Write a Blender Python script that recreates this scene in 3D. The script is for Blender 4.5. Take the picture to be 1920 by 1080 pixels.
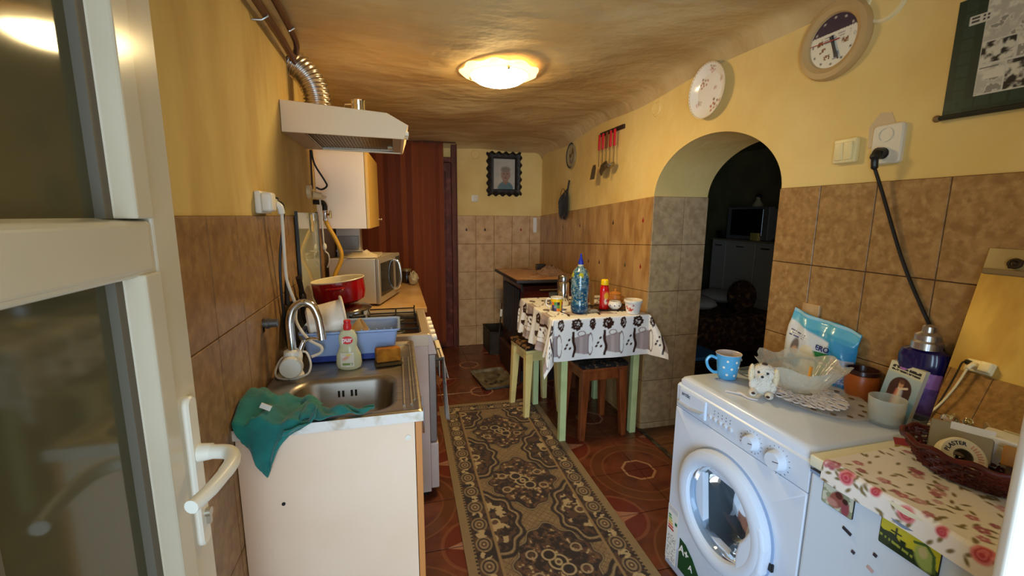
import bpy, bmesh, math, random
import numpy as np
from mathutils import Vector, Matrix, Euler
S = bpy.context.scene
for o in list(bpy.data.objects): bpy.data.objects.remove(o)
COL = S.collection
PI = math.pi
random.seed(7)
def srgb(r, g, b):
    f = lambda v: (v/255/12.92) if v/255 <= .04045 else ((v/255+.055)/1.055)**2.4
    return (f(r), f(g), f(b))
# ------------------------------------------------------------ camera
H = 1.416
yaw, pitch, roll = .2600, .1647, .0082
fw = Vector((math.sin(yaw)*math.cos(pitch), math.cos(yaw)*math.cos(pitch), -math.sin(pitch)))
rt = Vector((math.cos(yaw), -math.sin(yaw), 0)); up = rt.cross(fw)
rt, up = rt*math.cos(roll)+up*math.sin(roll), -rt*math.sin(roll)+up*math.cos(roll)
cd = bpy.data.cameras.new('camera'); cam = bpy.data.objects.new('camera', cd); COL.objects.link(cam)
cd.sensor_width = 36; cd.lens = 810.565/1920*36; cd.clip_start = .02
cam.matrix_world = Matrix(((rt.x, up.x, -fw.x, 0), (rt.y, up.y, -fw.y, 0), (rt.z, up.z, -fw.z, H), (0, 0, 0, 1)))
S.camera = cam
# ------------------------------------------------------------ world, daylight, exposure
w = bpy.data.worlds.new('sky'); S.world = w; w.use_nodes = True
bg = w.node_tree.nodes['Background']; bg.inputs[0].default_value = (.75, .87, 1, 1); bg.inputs[1].default_value = 1.0
def area(name, loc, rot, sx, sy, power, col):
    l = bpy.data.lights.new(name, 'AREA'); l.shape = 'RECTANGLE'; l.size = sx; l.size_y = sy; l.energy = power; l.color = col
    o = bpy.data.objects.new(name, l); COL.objects.link(o); o.location = loc; o.rotation_euler = rot
    return o
DAY = area('doorway_daylight', (-.75, -1.5, .95), (PI/2, 0, -.45), 2.2, 1.6, 90, (.52, .76, 1))
LIV = area('living_room_fill', (3.0, .36, 1.5), (PI/2, 0, 0), 1.2, 1.2, 2.0, (.9, .95, 1))  # fill light added to lift the dark next room, source unseen
LAMP_STRENGTH = 58
S.view_settings.view_transform = 'Standard'; S.view_settings.look = 'None'
S.view_settings.gamma = 1; S.view_settings.use_curve_mapping = False; S.view_settings.exposure = 0.5
# ------------------------------------------------------------ materials
MATS = {}
def mat(name, c, r=.5, m=0, c2=None, ns=8, nd=4, lo=.35, hi=.65, b=0, bs=30, t=0, ior=1.45, em=None, es=0, attr=None, coat=0, a=1, st=(1, 1, 1), c3=None, ns3=3, sheen=0, bd=.01):
    if name in MATS: return MATS[name]
    M = bpy.data.materials.new(name); M.use_nodes = True; nt = M.node_tree; N = nt.nodes; L = nt.links
    P = N['Principled BSDF']
    P.inputs['Roughness'].default_value = r; P.inputs['Metallic'].default_value = m
    P.inputs['Transmission Weight'].default_value = t; P.inputs['IOR'].default_value = ior
    P.inputs['Coat Weight'].default_value = coat; P.inputs['Alpha'].default_value = a; P.inputs['Sheen Weight'].default_value = sheen
    P.inputs['Base Color'].default_value = (*c, 1)
    if em: P.inputs['Emission Color'].default_value = (*em, 1); P.inputs['Emission Strength'].default_value = es
    pos = None
    def position():
        nonlocal pos
        if pos is None:
            g = N.new('ShaderNodeNewGeometry'); mp = N.new('ShaderNodeMapping'); mp.inputs['Scale'].default_value = st
            L.new(g.outputs['Position'], mp.inputs[0]); pos = mp.outputs[0]
        return pos
    base = None
    if attr:
        at = N.new('ShaderNodeAttribute'); at.attribute_name = attr; base = at.outputs['Color']
    def noise(scale, det):
        n = N.new('ShaderNodeTexNoise'); n.inputs['Scale'].default_value = scale; n.inputs['Detail'].default_value = det
        L.new(position(), n.inputs['Vector']); return n.outputs['Fac']
    def mixin(fac, cc, lo, hi):
        nonlocal base
        mr = N.new('ShaderNodeMapRange'); mr.inputs[1].default_value = lo; mr.inputs[2].default_value = hi; L.new(fac, mr.inputs[0])
        mx = N.new('ShaderNodeMix'); mx.data_type = 'RGBA'
        L.new(mr.outputs[0], mx.inputs['Factor'])
        if base is None: mx.inputs[6].default_value = (*c, 1)
        else: L.new(base, mx.inputs[6])
        mx.inputs[7].default_value = (*cc, 1); base = mx.outputs[2]
    if c2: mixin(noise(ns, nd), c2, lo, hi)
    if c3: mixin(noise(ns3, 5), c3, .5, .8)
    if base is not None: L.new(base, P.inputs['Base Color'])
    if b:
        bp = N.new('ShaderNodeBump'); bp.inputs['Strength'].default_value = b; bp.inputs['Distance'].default_value = bd
        L.new(noise(bs, 4), bp.inputs['Height']); L.new(bp.outputs[0], P.inputs['Normal'])
    MATS[name] = M
    return M
# ------------------------------------------------------------ mesh builder
def rotm(ax, ang): return Matrix.Rotation(ang, 4, ax)
def tr(x, y, z): return Matrix.Translation((x, y, z))
class MB:
    def __init__(s): s.v = []; s.f = []; s.m = []
    def add(s, vs, fs, mi=0, M=None):
        n = len(s.v)
        if M is not None: vs = [tuple(M @ Vector(p)) for p in vs]
        s.v += [tuple(p) for p in vs]; s.f += [[i+n for i in f] for f in fs]; s.m += [mi]*len(fs); return s
    def box(s, x0, x1, y0, y1, z0, z1, mi=0, M=None):
        v = [(x, y, z) for z in (z0, z1) for y in (y0, y1) for x in (x0, x1)]
        return s.add(v, [(0,2,3,1),(4,5,7,6),(0,1,5,4),(2,6,7,3),(0,4,6,2),(1,3,7,5)], mi, M)
    def cbox(s, x0, x1, y0, y1, z0, z1, ch, mi=0, M=None):
        "box with all vertical and horizontal edges chamfered"
        bm = bmesh.new(); bmesh.ops.create_cube(bm, size=1)
        for v in bm.verts: v.co = Vector(((x0+x1)/2+v.co.x*(x1-x0), (y0+y1)/2+v.co.y*(y1-y0), (z0+z1)/2+v.co.z*(z1-z0)))
        bmesh.ops.bevel(bm, geom=bm.edges[:], offset=ch, segments=3, affect='EDGES', profile=.5)
        bm.verts.ensure_lookup_table()
        vs = [v.co.copy() for v in bm.verts]; fs = [[v.index for v in f.verts] for f in bm.faces]; bm.free()
        return s.add(vs, fs, mi, M)
    def lathe(s, prof, n=32, mi=0, M=None, a0=0, a1=2*PI, close=False):
        full = abs(a1-a0-2*PI) < 1e-6; k = n if full else n+1
        vs = []; fs = []
        for i in range(k):
            a = a0+(a1-a0)*i/n
            for r, z in prof: vs.append((r*math.cos(a), r*math.sin(a), z))
        m = len(prof)
        for i in range(n):
            j = (i+1) % k
            for q in range(m-1):
                fs.append((i*m+q, j*m+q, j*m+q+1, i*m+q+1))
        return s.add(vs, fs, mi, M)
    def cyl(s, p0, p1, r0, r1=None, n=16, mi=0, M=None):
        return s.tube([p0, p1], [r0, r0 if r1 is None else r1], n, mi, M)
    def tube(s, pts, r, n=10, mi=0, M=None, closed=False, caps=True):
        pts = [Vector(p) for p in pts]; k = len(pts)
        rs = r if isinstance(r, (list, tuple)) else [r]*k
        vs = []; fs = []; prev = None
        for i, p in enumerate(pts):
            if closed: t = pts[(i+1) % k]-pts[i-1]
            else: t = pts[min(i+1, k-1)]-pts[max(i-1, 0)]
            if t.length < 1e-9: t = Vector((0, 0, 1))
            t.normalize()
            if prev is None:
                a = Vector((0, 0, 1)) if abs(t.z) < .9 else Vector((1, 0, 0)); u = t.cross(a).normalized()
            else: u = (prev-t*prev.dot(t)).normalized()
            prev = u; w_ = t.cross(u)
            for j in range(n):
                an = 2*PI*j/n; vs.append(p+(u*math.cos(an)+w_*math.sin(an))*rs[i])
        for i in range(k if closed else k-1):
            i2 = (i+1) % k
            for j in range(n): fs.append((i*n+j, i*n+(j+1) % n, i2*n+(j+1) % n, i2*n+j))
        if caps and not closed:
            fs.append(list(range(n))[::-1]); fs.append([(k-1)*n+j for j in range(n)])
        return s.add(vs, fs, mi, M)
    def ell(s, c, r, nu=16, nv=10, mi=0, M=None):
        vs = []; fs = []
        for i in range(nv+1):
            ph = PI*i/nv
            for j in range(nu):
                th = 2*PI*j/nu
                vs.append((c[0]+r[0]*math.sin(ph)*math.cos(th), c[1]+r[1]*math.sin(ph)*math.sin(th), c[2]-r[2]*math.cos(ph)))
        for i in range(nv):
            for j in range(nu): fs.append((i*nu+j, i*nu+(j+1) % nu, (i+1)*nu+(j+1) % nu, (i+1)*nu+j))
        return s.add(vs, fs, mi, M)
    def prism(s, poly, h0, h1, mi=0, M=None, axis='z'):
        n = len(poly)
        def P(a, b, h): return {'z': (a, b, h), 'y': (a, h, b), 'x': (h, a, b)}[axis]
        vs = [P(a, b, h0) for a, b in poly]+[P(a, b, h1) for a, b in poly]
        fs = [list(range(n))[::-1], [n+i for i in range(n)]]+[(i, (i+1) % n, n+(i+1) % n, n+i) for i in range(n)]
        return s.add(vs, fs, mi, M)
    def loops(s, lps, mi=0, M=None, cap0=False, cap1=False):
        n = len(lps[0]); vs = [p for l in lps for p in l]; fs = []
        for i in range(len(lps)-1):
            for j in range(n): fs.append((i*n+j, i*n+(j+1) % n, (i+1)*n+(j+1) % n, (i+1)*n+j))
        if cap0: fs.append(list(range(n))[::-1])
        if cap1: fs.append([(len(lps)-1)*n+j for j in range(n)])
        return s.add(vs, fs, mi, M)
    def text(s, txt, size, M, depth=.0006, mi=0, align='CENTER', bold=0):
        cu = bpy.data.curves.new('t', 'FONT'); cu.body = txt; cu.size = size; cu.align_x = align; cu.align_y = 'CENTER'; cu.extrude = depth; cu.resolution_u = 3; cu.offset = bold
        ob = bpy.data.objects.new('t', cu); me = bpy.data.meshes.new_from_object(ob)
        s.add([v.co.copy() for v in me.vertices], [list(p.vertices) for p in me.polygons], mi, M)
        bpy.data.objects.remove(ob); bpy.data.curves.remove(cu); bpy.data.meshes.remove(me); return s
    def build(s, name, mats, parent=None, smooth=35, bevel=0, seg=2, sub=0, world=False, fixn=True, solid=0):
        me = bpy.data.meshes.new(name); me.from_pydata(s.v, [], s.f)
        for m_ in (mats if isinstance(mats, (list, tuple)) else [mats]): me.materials.append(m_)
        me.polygons.foreach_set('material_index', s.m)
        if fixn:
            bm = bmesh.new(); bm.from_mesh(me); bmesh.ops.recalc_face_normals(bm, faces=bm.faces[:]); bm.to_mesh(me); bm.free()
        if smooth:
            me.polygons.foreach_set('use_smooth', [True]*len(me.polygons)); me.set_sharp_from_angle(angle=math.radians(smooth))
        me.update()
        return link(name, me, parent, world, bevel, seg, sub, solid)
def link(name, me, parent=None, world=False, bevel=0, seg=2, sub=0, solid=0):
    o = bpy.data.objects.new(name, me); COL.objects.link(o)
    if parent is not None:
        o.parent = parent
        if world: o.matrix_parent_inverse = (Matrix.Translation(parent.location) @ parent.rotation_euler.to_matrix().to_4x4()).inverted()
    if solid:
        q = o.modifiers.new('solid', 'SOLIDIFY'); q.thickness = solid; q.offset = 0
    if bevel:
        q = o.modifiers.new('bevel', 'BEVEL'); q.width = bevel; q.segments = seg; q.limit_method = 'ANGLE'; q.angle_limit = .6
    if sub:
        q = o.modifiers.new('sub', 'SUBSURF'); q.levels = sub; q.render_levels = sub
    return o
def tag(o, label=None, cat=None, group=None, kind=None):
    if label: o['label'] = label
    if cat: o['category'] = cat
    if group: o['group'] = group
    if kind: o['kind'] = kind
    return o
def thing(name, label, cat, loc=(0, 0, 0), rot=0, group=None):
    o = bpy.data.objects.new(name, None); COL.objects.link(o); o.empty_display_size = .05
    o.location = loc; o.rotation_euler = (0, 0, rot) if not isinstance(rot, tuple) else rot
    return tag(o, label, cat, group)
def struct(o): o['kind'] = 'structure'; return o
# numpy painting -----------------------------------------------------
def hashn(i, j, seed):
    v = np.sin(i*127.1+j*311.7+seed*74.7)*43758.5453
    return v-np.floor(v)
def vnoise(x, y, seed=0):
    i = np.floor(x); j = np.floor(y); fx = x-i; fy = y-j
    fx = fx*fx*(3-2*fx); fy = fy*fy*(3-2*fy)
    a = hashn(i, j, seed); b = hashn(i+1, j, seed); c = hashn(i, j+1, seed); d = hashn(i+1, j+1, seed)
    return (a*(1-fx)+b*fx)*(1-fy)+(c*(1-fx)+d*fx)*fy
def fbm(x, y, seed=0, o=4):
    r = 0; k = 0
    for i in range(o): r = r+vnoise(x*2**i, y*2**i, seed+i)*.5**i; k += .5**i
    return r/k
def sm(d, e): return np.clip(.5-d/e, 0, 1)      # 1 inside (d<0)
class Paint:
    def __init__(s, U, V, base): s.U = U; s.V = V; s.c = np.ones(U.shape+(3,))*np.array(base)
    def put(s, mask, col):
        mk = np.clip(mask, 0, 1)[..., None]; s.c = s.c*(1-mk)+np.array(col)*mk; return s
    def disc(s, x, y, r, col, e=.002, ry=None, ang=0):
        ry = ry or r; dx = s.U-x; dy = s.V-y; ca, sa = math.cos(ang), math.sin(ang)
        a = (dx*ca+dy*sa)/r; b = (-dx*sa+dy*ca)/ry
        return s.put(sm((np.sqrt(a*a+b*b)-1)*min(r, ry), e), col)
    def rect(s, x0, x1, y0, y1, col, e=.001):
        d = np.maximum(np.maximum(x0-s.U, s.U-x1), np.maximum(y0-s.V, s.V-y1)); return s.put(sm(d, e), col)
    def line(s, pts, w_, col, e=.001):
        for (x0, y0), (x1, y1) in zip(pts[:-1], pts[1:]):
            dx, dy = x1-x0, y1-y0; L2 = dx*dx+dy*dy+1e-12
            t = np.clip(((s.U-x0)*dx+(s.V-y0)*dy)/L2, 0, 1)
            s.put(sm(np.hypot(s.U-x0-t*dx, s.V-y0-t*dy)-w_, e), col)
        return s
    def ring(s, x, y, r, w_, col, e=.001): return s.put(sm(np.abs(np.hypot(s.U-x, s.V-y)-r)-w_, e), col)
def cgrid(name, pos, paint, u0, u1, v0, v1, nu, nv, parent=None, m=None, world=False, solid=0, smooth=True):
    """surface pos(U,V)->x,y,z with printed colour paint(U,V)->rgb stored per vertex"""
    u = np.linspace(u0, u1, nu+1); v = np.linspace(v0, v1, nv+1); U, V = np.meshgrid(u, v)
    x, y, z = pos(U, V); co = np.stack([x+0*U, y+0*U, z+0*U], -1).reshape(-1, 3)
    col = paint(U, V).reshape(-1, 3)
    me = bpy.data.meshes.new(name); nf = nu*nv
    me.vertices.add(len(co)); me.vertices.foreach_set('co', co.ravel().astype(np.float32))
    j, i = np.meshgrid(np.arange(nv), np.arange(nu), indexing='ij'); a = (j*(nu+1)+i).ravel()
    q = np.stack([a, a+1, a+nu+2, a+nu+1], -1).ravel()
    me.loops.add(nf*4); me.loops.foreach_set('vertex_index', q.astype(np.int32))
    me.polygons.add(nf); me.polygons.foreach_set('loop_start', np.arange(nf, dtype=np.int32)*4)
    if smooth: me.polygons.foreach_set('use_smooth', np.ones(nf, dtype=bool))
    me.update(calc_edges=True); me.validate()
    ca = me.color_attributes.new('Col', 'FLOAT_COLOR', 'POINT')
    ca.data.foreach_set('color', np.concatenate([col, np.ones((len(col), 1))], -1).astype(np.float32).ravel())
    me.materials.append(m or mat('print', (1, 1, 1), .55, attr='Col'))
    return link(name, me, parent, world, solid=solid)
def rr(cx, cy, hx, hy, r, z, n=6):
    p = []
    for (sx, sy, a0) in ((1, 1, 0), (-1, 1, PI/2), (-1, -1, PI), (1, -1, 1.5*PI)):
        for i in range(n+1):
            a = a0+PI/2*i/n; p.append((cx+sx*(hx-r)+r*math.cos(a), cy+sy*(hy-r)+r*math.sin(a), z))
    return p
def spline(pts, k=8):
    pts = [Vector(p) for p in pts]; out = []
    for i in range(len(pts)-1):
        p0 = pts[max(i-1, 0)]; p1 = pts[i]; p2 = pts[i+1]; p3 = pts[min(i+2, len(pts)-1)]
        for q in range(k):
            t = q/k; out.append(.5*((2*p1)+(p2-p0)*t+(2*p0-5*p1+4*p2-p3)*t*t+(3*p1-p0-3*p2+p3)*t**3))
    out.append(pts[-1]); return out
# shared materials
CH = mat('chrome', (.75, .75, .74), .12, 1)
STEEL = mat('brushed steel', (.42, .37, .31), .40, 1, c2=(.32, .28, .23), ns=6, st=(1, 12, 1))
WPL = mat('white plastic', srgb(236, 230, 214), .35)
WGL = mat('white enamel', srgb(238, 232, 220), .22)
BLK = mat('black plastic', (.012, .011, .011), .4)
CREAM = mat('cream laminate', srgb(248, 220, 192), .45, c2=srgb(242, 210, 180), ns=3)
BRASS = mat('brass', (.55, .38, .12), .3, 1)
WHITE_CABLE = mat('white cable', srgb(225, 215, 195), .5)
# ================================================================ ROOM SHELL
XL, XR, YB = -.445, 1.55, 4.6
PAINT = mat('yellow wall paint', srgb(236, 208, 136), .8, c2=srgb(226, 190, 110), ns=2.2, nd=6, lo=.45, hi=.75, b=.55, bs=4, bd=.03, c3=srgb(212, 168, 90), ns3=1.3)
CEIL = mat('ceiling paint', srgb(216, 190, 136), .75, c2=srgb(190, 158, 104), ns=1.4, nd=7, lo=.4, hi=.7, b=.8, bs=3, bd=.04, st=(1, 1.6, 1), c3=srgb(168, 128, 72), ns3=1.1)
GROUT = mat('tile grout', srgb(108, 74, 44), .9)
T_NEAR = mat('mottled brown tile', srgb(172, 134, 84), .33, c2=srgb(146, 108, 64), ns=34, nd=10, lo=.34, hi=.66, c3=srgb(190, 152, 100), ns3=45, b=.12, bs=60)
T_LEFT = mat('brown sink tile', srgb(156, 120, 78), .33, c2=srgb(128, 94, 58), ns=26, nd=10, lo=.34, hi=.68, c3=srgb(172, 136, 92), ns3=40, b=.12, bs=60)
T_FAR = mat('ochre streaked tile', srgb(190, 150, 96), .3, c2=srgb(156, 114, 66), ns=14, nd=7, lo=.38, hi=.66, st=(1, 1, .35), b=.08, bs=40)
T_BACK = mat('pinkish beige tile', srgb(212, 176, 128), .3, c2=srgb(190, 148, 100), ns=12, nd=6, lo=.4, hi=.66, b=.08, bs=40)
T_JAMB = mat('greyish beige tile', srgb(186, 160, 120), .35, c2=srgb(160, 134, 98), ns=28, nd=10, lo=.38, hi=.64, b=.1, bs=60)
# ---- walls
PAINTL = mat('streaky yellow wall paint', srgb(214, 186, 116), .8, c2=srgb(192, 160, 92), ns=2.4, nd=7, lo=.42, hi=.75, b=.5, bs=6, c3=srgb(176, 134, 64), ns3=2, st=(2.2, 2.2, .7))
m = MB(); m.box(-.65, XL, -.3, 4.8, 0, 2.3); wall_left = struct(m.build('wall_left', PAINTL, smooth=0))
m = MB(); m.box(XL, 1.95, YB, 4.8, 0, 2.3); wall_back = struct(m.build('wall_back', PAINT, smooth=0))
arch = [(1.955+.465*math.cos(a), 1.536+.30*math.sin(a)) for a in [PI-PI*i/40 for i in range(41)]]
poly = [(-.3, 0), (1.49, 0)]+arch+[(2.42, 0), (4.6, 0), (4.6, 2.3), (-.3, 2.3)]
m = MB(); m.prism(poly, XR, 1.94, axis='x'); wall_right = struct(m.build('wall_right', PAINT, smooth=25))
m = MB(); m.box(-.65, -.42, -.3, -.1, 0, 2.3).box(.66, 1.94, -.3, -.1, 0, 2.3).box(-.42, .66, -.3, -.1, 2.1, 2.3)
wall_front = struct(m.build('wall_front', PAINT, smooth=0))
# ---- ceiling: uneven plaster rounded into the right wall
def cz(x, y):
    z = 2.142+.030*max(0, min(1, (x+.45)/2))*(4.4-y)*.9
    z += .012*math.sin(3.1*x+1.3*y)+.010*math.sin(5.3*y-2*x)+.006*math.sin(9*x+4*y)
    d = x-(XR-.10)
    if d > 0: z -= .085*(1-math.sqrt(max(0, 1-(d/.101)**2)))
    d = -(x-(XL+.07))
    if d > 0: z -= .06*(1-math.sqrt(max(0, 1-(d/.071)**2)))
    d = y-(YB-.10)
    if d > 0: z -= .05*(1-math.sqrt(max(0, 1-(min(d, .1)/.101)**2)))
    return z
m = MB(); nx, ny = 60, 70; vs = []; fs = []
for j in range(ny+1):
    for i in range(nx+1):
        y = -.12+(YB+.12)*j/ny; u_ = i/nx; x = XL+(XR-XL)*(u_ if .1 < u_ < .85 else u_)
        vs.append((x, y, cz(x, y)))
for j in range(ny):
    for i in range(nx): a = j*(nx+1)+i; fs.append((a, a+1, a+nx+2, a+nx+1))
m.add(vs, fs); ceiling = struct(m.build('ceiling', CEIL, smooth=60))
m = MB(); m.box(-.65, 1.95, -.3, 4.8, 2.32, 2.36); struct(m.build('ceiling_slab', CEIL, smooth=0))
# ---- wall tiles: each one a chamfered piece on a grout bed
TM = {}
def tile(parent, corner, ea, eb, en, w_, h_, material, t=.008, skew=0.0, g=.0016):
    key = (ea, eb, en, round(w_, 4), round(h_, 4), material.name, skew)
    if key not in TM:
        A, B, N_ = Vector(ea), Vector(eb), Vector(en); c = .0015
        def P(a, b, n): return A*a+B*(b+skew*a)+N_*n
        lo = [P(g, g, 0), P(w_-g, g, 0), P(w_-g, h_-g, 0), P(g, h_-g, 0)]
        md = [P(g, g, t-c), P(w_-g, g, t-c), P(w_-g, h_-g, t-c), P(g, h_-g, t-c)]
        hi = [P(g+c, g+c, t), P(w_-g-c, g+c, t), P(w_-g-c, h_-g-c, t), P(g+c, h_-g-c, t)]
        mm = MB(); mm.loops([lo, md, hi], cap1=True); me = bpy.data.meshes.new('tile'); me.from_pydata(mm.v, [], mm.f); me.materials.append(material)
        bm = bmesh.new(); bm.from_mesh(me); bmesh.ops.recalc_face_normals(bm, faces=bm.faces[:])
        bm.to_mesh(me); bm.free(); TM[key] = me
    o = bpy.data.objects.new('tile', TM[key]); COL.objects.link(o); o.location = corner; o.parent = parent
    return o
def zrows(top, n, bottom=0, h_=.3):
    r = []; z = top
    for i in range(n):
        z2 = max(z-h_, bottom); r.append((z2, z-z2)); z = z2
        if z <= bottom+.01: break
    return r
# left wall (faces +x)
m = MB(); m.box(XL, XL+.004, .5, 4.55, .1, 1.411); m.build('grout_bed', GROUT, wall_left, smooth=0)
for i in range(-3, 16):
    y = 1.1873+.2*i
    for z, h_ in zrows(1.4111, 5 if i < 1 else (3 if i < 4 else 2)):
        tile(wall_left, (XL+.002, y, z), (0, 1, 0), (0, 0, 1), (1, 0, 0), .2, h_, T_LEFT)
# right wall near the camera (faces -x)
m = MB(); m.box(XR-.004, XR, -.05, 1.488, .3, 1.5383); m.build('grout_bed', GROUT, wall_right, smooth=0)
for i in range(-1, 7):
    y1 = 1.3066-.2*i if i >= 0 else 1.4885
    y0 = 1.3066-.2*(i+1)
    for z, h_ in zrows(1.5383, 4):
        tile(wall_right, (XR-.002, y0, z), (0, 1, 0), (0, 0, 1), (-1, 0, 0), y1-y0, h_, T_NEAR)
o = tile(wall_right, (XR-.010, 1.245, .938+.02), (0, 1, 0), (0, 0, 1), (-1, 0, 0), .075, .135, T_BACK)
# reveal of the arch (faces -y)
m = MB(); m.box(XR+.001, 1.938, 2.416, 2.42, 0, 1.544); m.build('grout_bed', GROUT, wall_right, smooth=0)
for z, h_ in zrows(1.544, 6):
    tile(wall_right, (XR-.006, 2.418, z), (1, 0, 0), (0, 0, 1), (0, -1, 0), .222, h_, T_JAMB)
    tile(wall_right, (XR+.216, 2.418, z), (1, 0, 0), (0, 0, 1), (0, -1, 0), .175, h_, T_JAMB)
# right wall behind the table (rows run slightly downhill to the back)
SK = -.056
far_tiles = {}
m = MB(); m.prism([(2.42, 0), (4.6, 0), (4.6, 1.42), (2.42, 1.543)], XR-.004, XR, axis='x'); m.build('grout_bed', GROUT, wall_right, smooth=0)
for i in range(11):
    y = 2.414+.2*i; w_ = min(.2, YB-y)
    top = 1.544+SK*(y-2.42)
    for k, (z, h_) in enumerate(zrows(top, 6)):
        far_tiles[i, k] = tile(wall_right, (XR-.002, y, z), (0, 1, 0), (0, 0, 1), (-1, 0, 0), w_, h_, T_FAR, skew=SK)
# back wall (faces -y)
m = MB(); m.box(.617, XR, YB-.004, YB, 0, 1.4187); m.build('grout_bed', GROUT, wall_back, smooth=0)
back_tiles = {}
for i in range(5):
    x = .6166+.2*i; w_ = min(.2, XR-.008-x)
    for k, (z, h_) in enumerate(zrows(1.4187, 6)):
        back_tiles[i, k] = tile(wall_back, (x, YB-.002, z), (1, 0, 0), (0, 0, 1), (0, -1, 0), w_, h_, T_BACK)
# small printed fruit motifs on some of the far tiles
MOT = [mat('motif red', srgb(150, 40, 28), .4), mat('motif green', srgb(78, 74, 30), .4), mat('motif brown', srgb(70, 40, 24), .4)]
def motif(par, x, y, z, mi, r=.011, ax='x'):
    mm = MB(); mm.ell((0, 0, 0), (r*.12, r, r*1.2) if ax == 'x' else (r, r*.12, r*1.2), 10, 6); mm.cyl((0, 0, r), (0, 0, r*2), r*.22, n=6)
    o = mm.build('fruit_motif', MOT[mi], par); o.location = (x-par.location.x, y-par.location.y, z-par.location.z)
for i, k, mi in ((0, 0, 0), (1, 1, 1), (0, 1, 0), (2, 0, 2), (4, 1, 2), (3, 1, 2), (5, 0, 2), (7, 0, 1)):
    t_ = far_tiles[i, k]; motif(t_, t_.location.x-.008, t_.location.y+.1, t_.location.z+.15, mi)
for i, mi in ((0, 2), (1, 2), (3, 0)):
    t_ = back_tiles[i, 0]; motif(t_, t_.location.x+.1, t_.location.y-.008, t_.location.z+.15, mi, ax='y')
# ---- floor
class Ex:
    nt = None
    def __init__(s, sock): s.s = sock
    @staticmethod
    def op(o, *a):
        n = Ex.nt.nodes.new('ShaderNodeMath'); n.operation = o
        for i, x in enumerate(a):
            if isinstance(x, Ex): Ex.nt.links.new(x.s, n.inputs[i])
            else: n.inputs[i].default_value = x
        return Ex(n.outputs[0])
    def __add__(s, b): return Ex.op('ADD', s, b)
    def __sub__(s, b): return Ex.op('SUBTRACT', s, b)
    def __mul__(s, b): return Ex.op('MULTIPLY', s, b)
    def lt(s, b): return Ex.op('LESS_THAN', s, b)
    def abs(s): return Ex.op('ABSOLUTE', s)
    def mx(s, b): return Ex.op('MAXIMUM', s, b)
    def mn(s, b): return Ex.op('MINIMUM', s, b)
def hyp(a, b): return Ex.op('SQRT', a*a+b*b)
PER, FX, FY = .655, 1.285, 1.995
def floor_material():
    M = mat('patterned red brown floor tile', srgb(114, 62, 40), .28, b=.05, bs=50, c2=srgb(84, 42, 28), ns=9, nd=8, lo=.35, hi=.65)
    nt = M.node_tree; Ex.nt = nt; N = nt.nodes; P = N['Principled BSDF']
    g = N.new('ShaderNodeNewGeometry'); sp = N.new('ShaderNodeSeparateXYZ'); nt.links.new(g.outputs['Position'], sp.inputs[0])
    fr = lambda e: Ex.op('FRACT', e)-.5
    u = fr((Ex(sp.outputs[0])-FX)*(1/PER)+.5); v = fr((Ex(sp.outputs[1])-FY)*(1/PER)+.5)      # 0 at octagon centres
    u2 = fr((Ex(sp.outputs[0])-FX)*(1/PER)); v2 = fr((Ex(sp.outputs[1])-FY)*(1/PER))           # 0 half a period away
    au, av = u.abs(), v.abs(); oct_ = au.mx(av).mx((au+av)*.7071)
    d = hyp(u, v); a2, b2 = u2.abs(), v2.abs(); d2 = hyp(u2, v2)
    base = P.inputs['Base Color'].links[0].from_socket
    def mix(mask, col, k=1.0):
        nonlocal base
        x = N.new('ShaderNodeMix'); x.data_type = 'RGBA'; nt.links.new((mask*k).s, x.inputs['Factor']); nt.links.new(base, x.inputs[6]); x.inputs[7].default_value = (*col, 1); base = x.outputs[2]
    mix((d-.36).abs().lt(.05), srgb(96, 58, 36), .7)
    mix((d-.31).abs().lt(.008), srgb(132, 84, 56), .5)
    mix((d-.41).abs().lt(.008), srgb(132, 84, 56), .5)
    mix(oct_.lt(.140), srgb(164, 118, 88))
    mix(oct_.lt(.120), srgb(92, 38, 26))
    mix(d2.lt(.24), srgb(104, 42, 30), .8)
    mix((a2.mn(b2)*2.2+a2.mx(b2)*.75).lt(.16), srgb(168, 120, 92), .75)
    mix((d2-.24).abs().lt(.012), srgb(136, 86, 58), .5)
    nt.links.new(base, P.inputs['Base Color']); return M
FLT = floor_material()
m = MB(); m.box(-.65, 1.6, -.6, 4.8, -.05, -.007); floor = struct(m.build('floor', mat('floor grout', srgb(168, 128, 98), .9), smooth=0))
tw = PER/2
for i in range(-6, 2):
    for j in range(-6, 9):
        x0, y0 = FX+i*tw, FY+j*tw
        x0c, x1c, y0c, y1c = max(x0, XL), min(x0+tw, XR), max(y0, -.1), min(y0+tw, YB)
        if x1c-x0c < .02 or y1c-y0c < .02: continue
        tile(floor, (x0c, y0c, -.008), (1, 0, 0), (0, 1, 0), (0, 0, 1), x1c-x0c, y1c-y0c, FLT, g=.0022)
m = MB(); m.box(1.55, 1.96, 1.47, 2.44, -.05, .004); struct(m.build('trim_1', mat('threshold boards', srgb(112, 76, 48), .5, c2=srgb(86, 54, 32), ns=6, st=(1, 8, 1)), smooth=0, bevel=.003))
m = MB(); m.box(1.527, 1.556, 1.49, 2.415, 0, .008); struct(m.build('trim_2', mat('worn metal strip', srgb(120, 112, 100), .45, .7, c2=srgb(60, 50, 42), ns=20), smooth=0, bevel=.003))
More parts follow.
